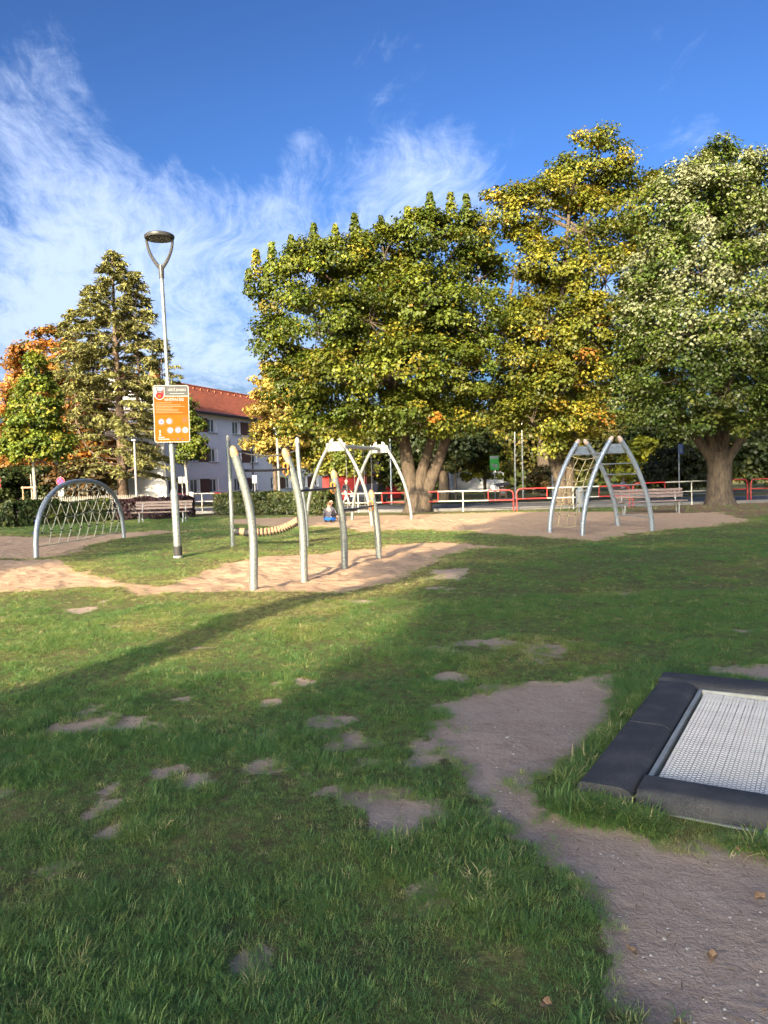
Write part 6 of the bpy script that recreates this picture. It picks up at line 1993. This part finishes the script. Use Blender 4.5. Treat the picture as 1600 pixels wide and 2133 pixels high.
KB = G(685, 1087)
ksc = .80
person('crouching child in grey top and bright blue trousers playing in the sand', (KB[0], KB[1], -.01), R(-8), sit_ground(ksc),
       ksc, (pm('charcoal_cotton', (.085, .08, .105), (.065, .06, .08), 12, .9), pm('bright_blue_cotton', (.02, .16, .62), (.018, .13, .52), 9, .85), BLACK, True, 1), pm('brown_hair', (.16, .09, .045), (.10, .055, .03), 30, .7), head=(0, 1, -.3), group='children in the sand')
g2 = G(694, 1081)
person('blond child in pale lilac top sitting behind the child in blue', (g2[0] - .16, g2[1] + .5, -.01), R(62), sit_ground_leg_out(ksc),
       ksc, (pm('lilac_cotton', (.50, .46, .58), (.42, .38, .50), 12, .9), pm('black_cotton', (.02, .02, .025), (.03, .03, .035), 9, .9), pm('pink_shoe', (.55, .30, .32), None, 5, .7), True, .65), pm('blond_hair', (.55, .45, .27), (.42, .33, .18), 30, .7), 'long', head=(0, -1, -.25), group='children in the sand')
WALK = dict(pelvis=(0, 0, .93), waist=(0, -.01, 1.08), chest=(0, -.03, 1.32), neck=(0, -.04, 1.50), chin=(0, -.06, 1.57), crown=(0, -.05, 1.70), shL=(-.19, -.03, 1.41), elL=(-.24, .12, 1.16), wrL=(-.22, .10, .93), shR=(.19, -.03, 1.41), elR=(.24, -.12, 1.16), wrR=(.21, -.28, .98),
            hipL=(-.10, 0, .90), knL=(-.10, -.20, .50), anL=(-.10, -.30, .09), toL=(-.10, -.42, .05), hipR=(.10, 0, .90), knR=(.10, .08, .49), anR=(.10, .36, .14), toR=(.10, .28, .05))
pw = W(721, 1050, 50)
person('walker in dark jacket and light trousers beyond the barrier', (pw[0], 50, -.28), R(65), WALK, 1.0,
       (pm('navy_jacket', (.022, .022, .035), (.03, .03, .045), 9, .85), pm('pale_grey_cloth', (.42, .40, .40), (.34, .33, .33), 9, .85), BLACK, True, 1), pm('grey_hair', (.24, .22, .21), (.16, .15, .14), 30, .7))
SIT = dict(pelvis=(0, 0, .52), waist=(0, -.02, .68), chest=(0, -.04, .92), neck=(0, -.06, 1.09), chin=(0, -.09, 1.16), crown=(0, -.08, 1.29), shL=(-.19, -.04, 1.0), elL=(-.25, -.12, .74), wrL=(-.16, -.34, .66), shR=(.19, -.04, 1.0), elR=(.25, -.12, .74), wrR=(.16, -.34, .66),
           hipL=(-.10, -.04, .50), knL=(-.13, -.46, .50), anL=(-.13, -.48, .09), toL=(-.13, -.60, .05), hipR=(.10, -.04, .50), knR=(.13, -.46, .50), anR=(.13, -.50, .09), toR=(.13, -.62, .05))
ps = W(1297, 1022, 51)
person('person in pale top sitting on a far bench beyond the road', (ps[0], 51, -.28), R(35), SIT, 1.0,
       (pm('pale_blue_cotton', (.42, .46, .52), None, 9, .9), pm('black_cotton', (.02, .02, .025), None, 9, .9), BLACK, True, 1), pm('brown_hair', (.16, .09, .045), None, 30, .7))
make_bench('far dark bench beyond the road with a person sitting on it', (ps[0] + .1, 51.12, -.28), R(20), 1.9, PLANK, ZINC)
pe = G(-12, 1097)
person('person in navy at the left edge, almost cut off by the frame', (pe[0] - .02, pe[1], -.01), R(75), sit_ground(.95, lean=.3), .95,
       (pm('navy_jacket', (.022, .022, .035), None, 9, .85), pm('navy_trousers', (.018, .02, .04), None, 9, .85), BLACK, False, 1), pm('brown_hair', (.16, .09, .045), None, 30, .7), head=(0, 1, -.3))

# ------------------------------------------------------------------ small things on the ground


def scatter_pebbles():
    n = 5200
    y = 1.6 + (rng.random(n) ** 1.5) * 7.5; x = rng.uniform(-.3, 1, n) * (y * .62 + .8)
    s, d, l, dr = masks(x, y)
    tu, tv = tramp_local(x, y)
    k = (d > .6) & ~((tu > -.03) & (tu < 2.4) & (tv > -.03) & (tv < 2.4))
    x, y = x[k], y[k]; z = hgt(x, y) - .018
    vs = []; fs = []; mb = MB()
    base = [(1, 0, 0), (0, 1, 0), (-1, 0, 0), (0, -1, 0), (0, 0, 1), (0, 0, -1)]
    bf = [(0, 1, 4), (1, 2, 4), (2, 3, 4), (3, 0, 4), (1, 0, 5), (2, 1, 5), (3, 2, 5), (0, 3, 5)]
    for a, b, c in zip(x, y, z):
        r = .0022 + .0075 * rng.random() ** 4
        j = rng.uniform(.6, 1.3, 6); ro = rng.uniform(0, 6.28)
        mb.add([(a + r * j[i] * (p[0] * math.cos(ro) - p[1] * math.sin(ro)), b + r * j[i] * (p[0] * math.sin(ro) + p[1] * math.cos(ro)), c + r * .6 * p[2] * j[i]) for i, p in enumerate(base)], bf)
    o = mb.build('pebbles', pm('pale_pebble', (.52, .49, .45), (.30, .28, .26), 30, .8), None, True, 'stuff')
    o['label'] = 'small pale pebbles and grit on the bare earth'


scatter_pebbles()


def scatter_litter():
    """twigs and crumbs of dry leaf on bare ground"""
    n = 3200
    y = 1.6 + (rng.random(n) ** 1.3) * 8; x = rng.uniform(-.8, 1, n) * (y * .6 + .8)
    s, d, l, dr = masks(x, y)
    tu, tv = tramp_local(x, y)
    k = ((d > .5) | (rng.random(n) < .12)) & ~((tu > -.03) & (tu < 2.4) & (tv > -.03) & (tv < 2.4))
    x, y = x[k], y[k]; z = hgt(x, y) - .012
    mb = MB()
    for a, b, c in zip(x, y, z):
        an = rng.uniform(0, 6.28); L = rng.uniform(.006, .03) * (2.2 if rng.random() < .08 else 1)
        dx, dy = math.cos(an) * L, math.sin(an) * L
        w_ = rng.uniform(.001, .004)
        mb.add([(a - dx, b - dy, c), (a - dy / L * w_, b + dx / L * w_, c + .004), (a + dx, b + dy, c + rng.uniform(0, .004)), (a + dy / L * w_, b - dx / L * w_, c + .002)], [(0, 3, 2, 1)])
    o = mb.build('leaf_litter', pm('dry_litter', (.10, .07, .05), (.20, .15, .10), 40, .9), None, False, 'stuff')
    o['label'] = 'fine twigs and crumbs of dry leaf on the worn ground'


scatter_litter()
DRYL = pm('dry_leaf', (.26, .165, .095), (.17, .105, .06), 30, .8)
LEAF_LABELS = [((1316, 1976), 'curled tan dry leaf on bare earth near the grass edge'), ((1485, 1985), 'pale dry leaf alone on bare earth at lower right'), ((1140, 2102), 'brown maple leaf lying in grass at the bottom'),
               ((1420, 2128), 'brown dry leaf on earth at the bottom right corner'), ((1583, 1862), 'small pale leaf on earth by the right edge')]
for (px, py), lab in LEAF_LABELS:
    g = G(px, py); mb = MB()
    sz = .022
    out = []
    for i in range(11):
        a = 2 * math.pi * i / 11; r_ = sz * (1.0 if i % 3 == 0 else .74) * rng.uniform(.75, 1.2)
        out.append((r_ * math.cos(a) * 1.25, r_ * math.sin(a), .006 + .012 * abs(math.sin(a * 1.5)) * rng.uniform(.4, 1)))
    vs = [(0, 0, .004)] + out
    mb.add(vs, [(0, i + 1, (i + 1) % 11 + 1) for i in range(11)])
    z = float(hgt(g[0], g[1])) - .014 + (.03 if 'grass' in lab and 'edge' not in lab else 0)
    o = mb.build('fallen_leaf', DRYL); o.location = (g[0], g[1], z); o.rotation_euler = (rng.normal(0, .2), rng.normal(0, .2), rng.uniform(0, 6))
    tag(o, lab, 'leaf', 'fallen leaves')
g = G(1551, 1771)
o = MB().tube([(-.035, 0, .01), (0, .004, .012), (.035, -.004, .012)], [.010, .012, .009], 8).build('wood_chip', LOGW, None, True)
o.location = (g[0], g[1], float(hgt(g[0], g[1])) - .012); o.rotation_euler = (0, 0, -.3); tag(o, 'short pale stick on bare earth below the trampoline corner', 'stick')
g = G(1581, 1613, .05)
o = MB().add([(0, 0, 0), (.012, .004, .006), (.02, 0, .002), (.01, -.008, .008), (0, -.006, .004)], [(0, 1, 3), (1, 2, 3), (0, 3, 4)]).build('fallen_leaf', SGNK)
o.location = (g[0], g[1], .052); tag(o, 'dark crumpled leaf lying on the white trampoline mat', 'leaf', 'fallen leaves')
g = G(1118, 1111)
o = MB().add([(-.09, 0, .01), (0, .06, .03), (.10, .02, .01), (.03, -.05, .025)], [(0, 3, 1), (3, 2, 1)]).build('paper_scrap', SGNW)
o.location = (g[0], g[1], float(hgt(g[0], g[1])) - .03); tag(o, 'white scrap of paper on sand left of the net frame', 'litter')
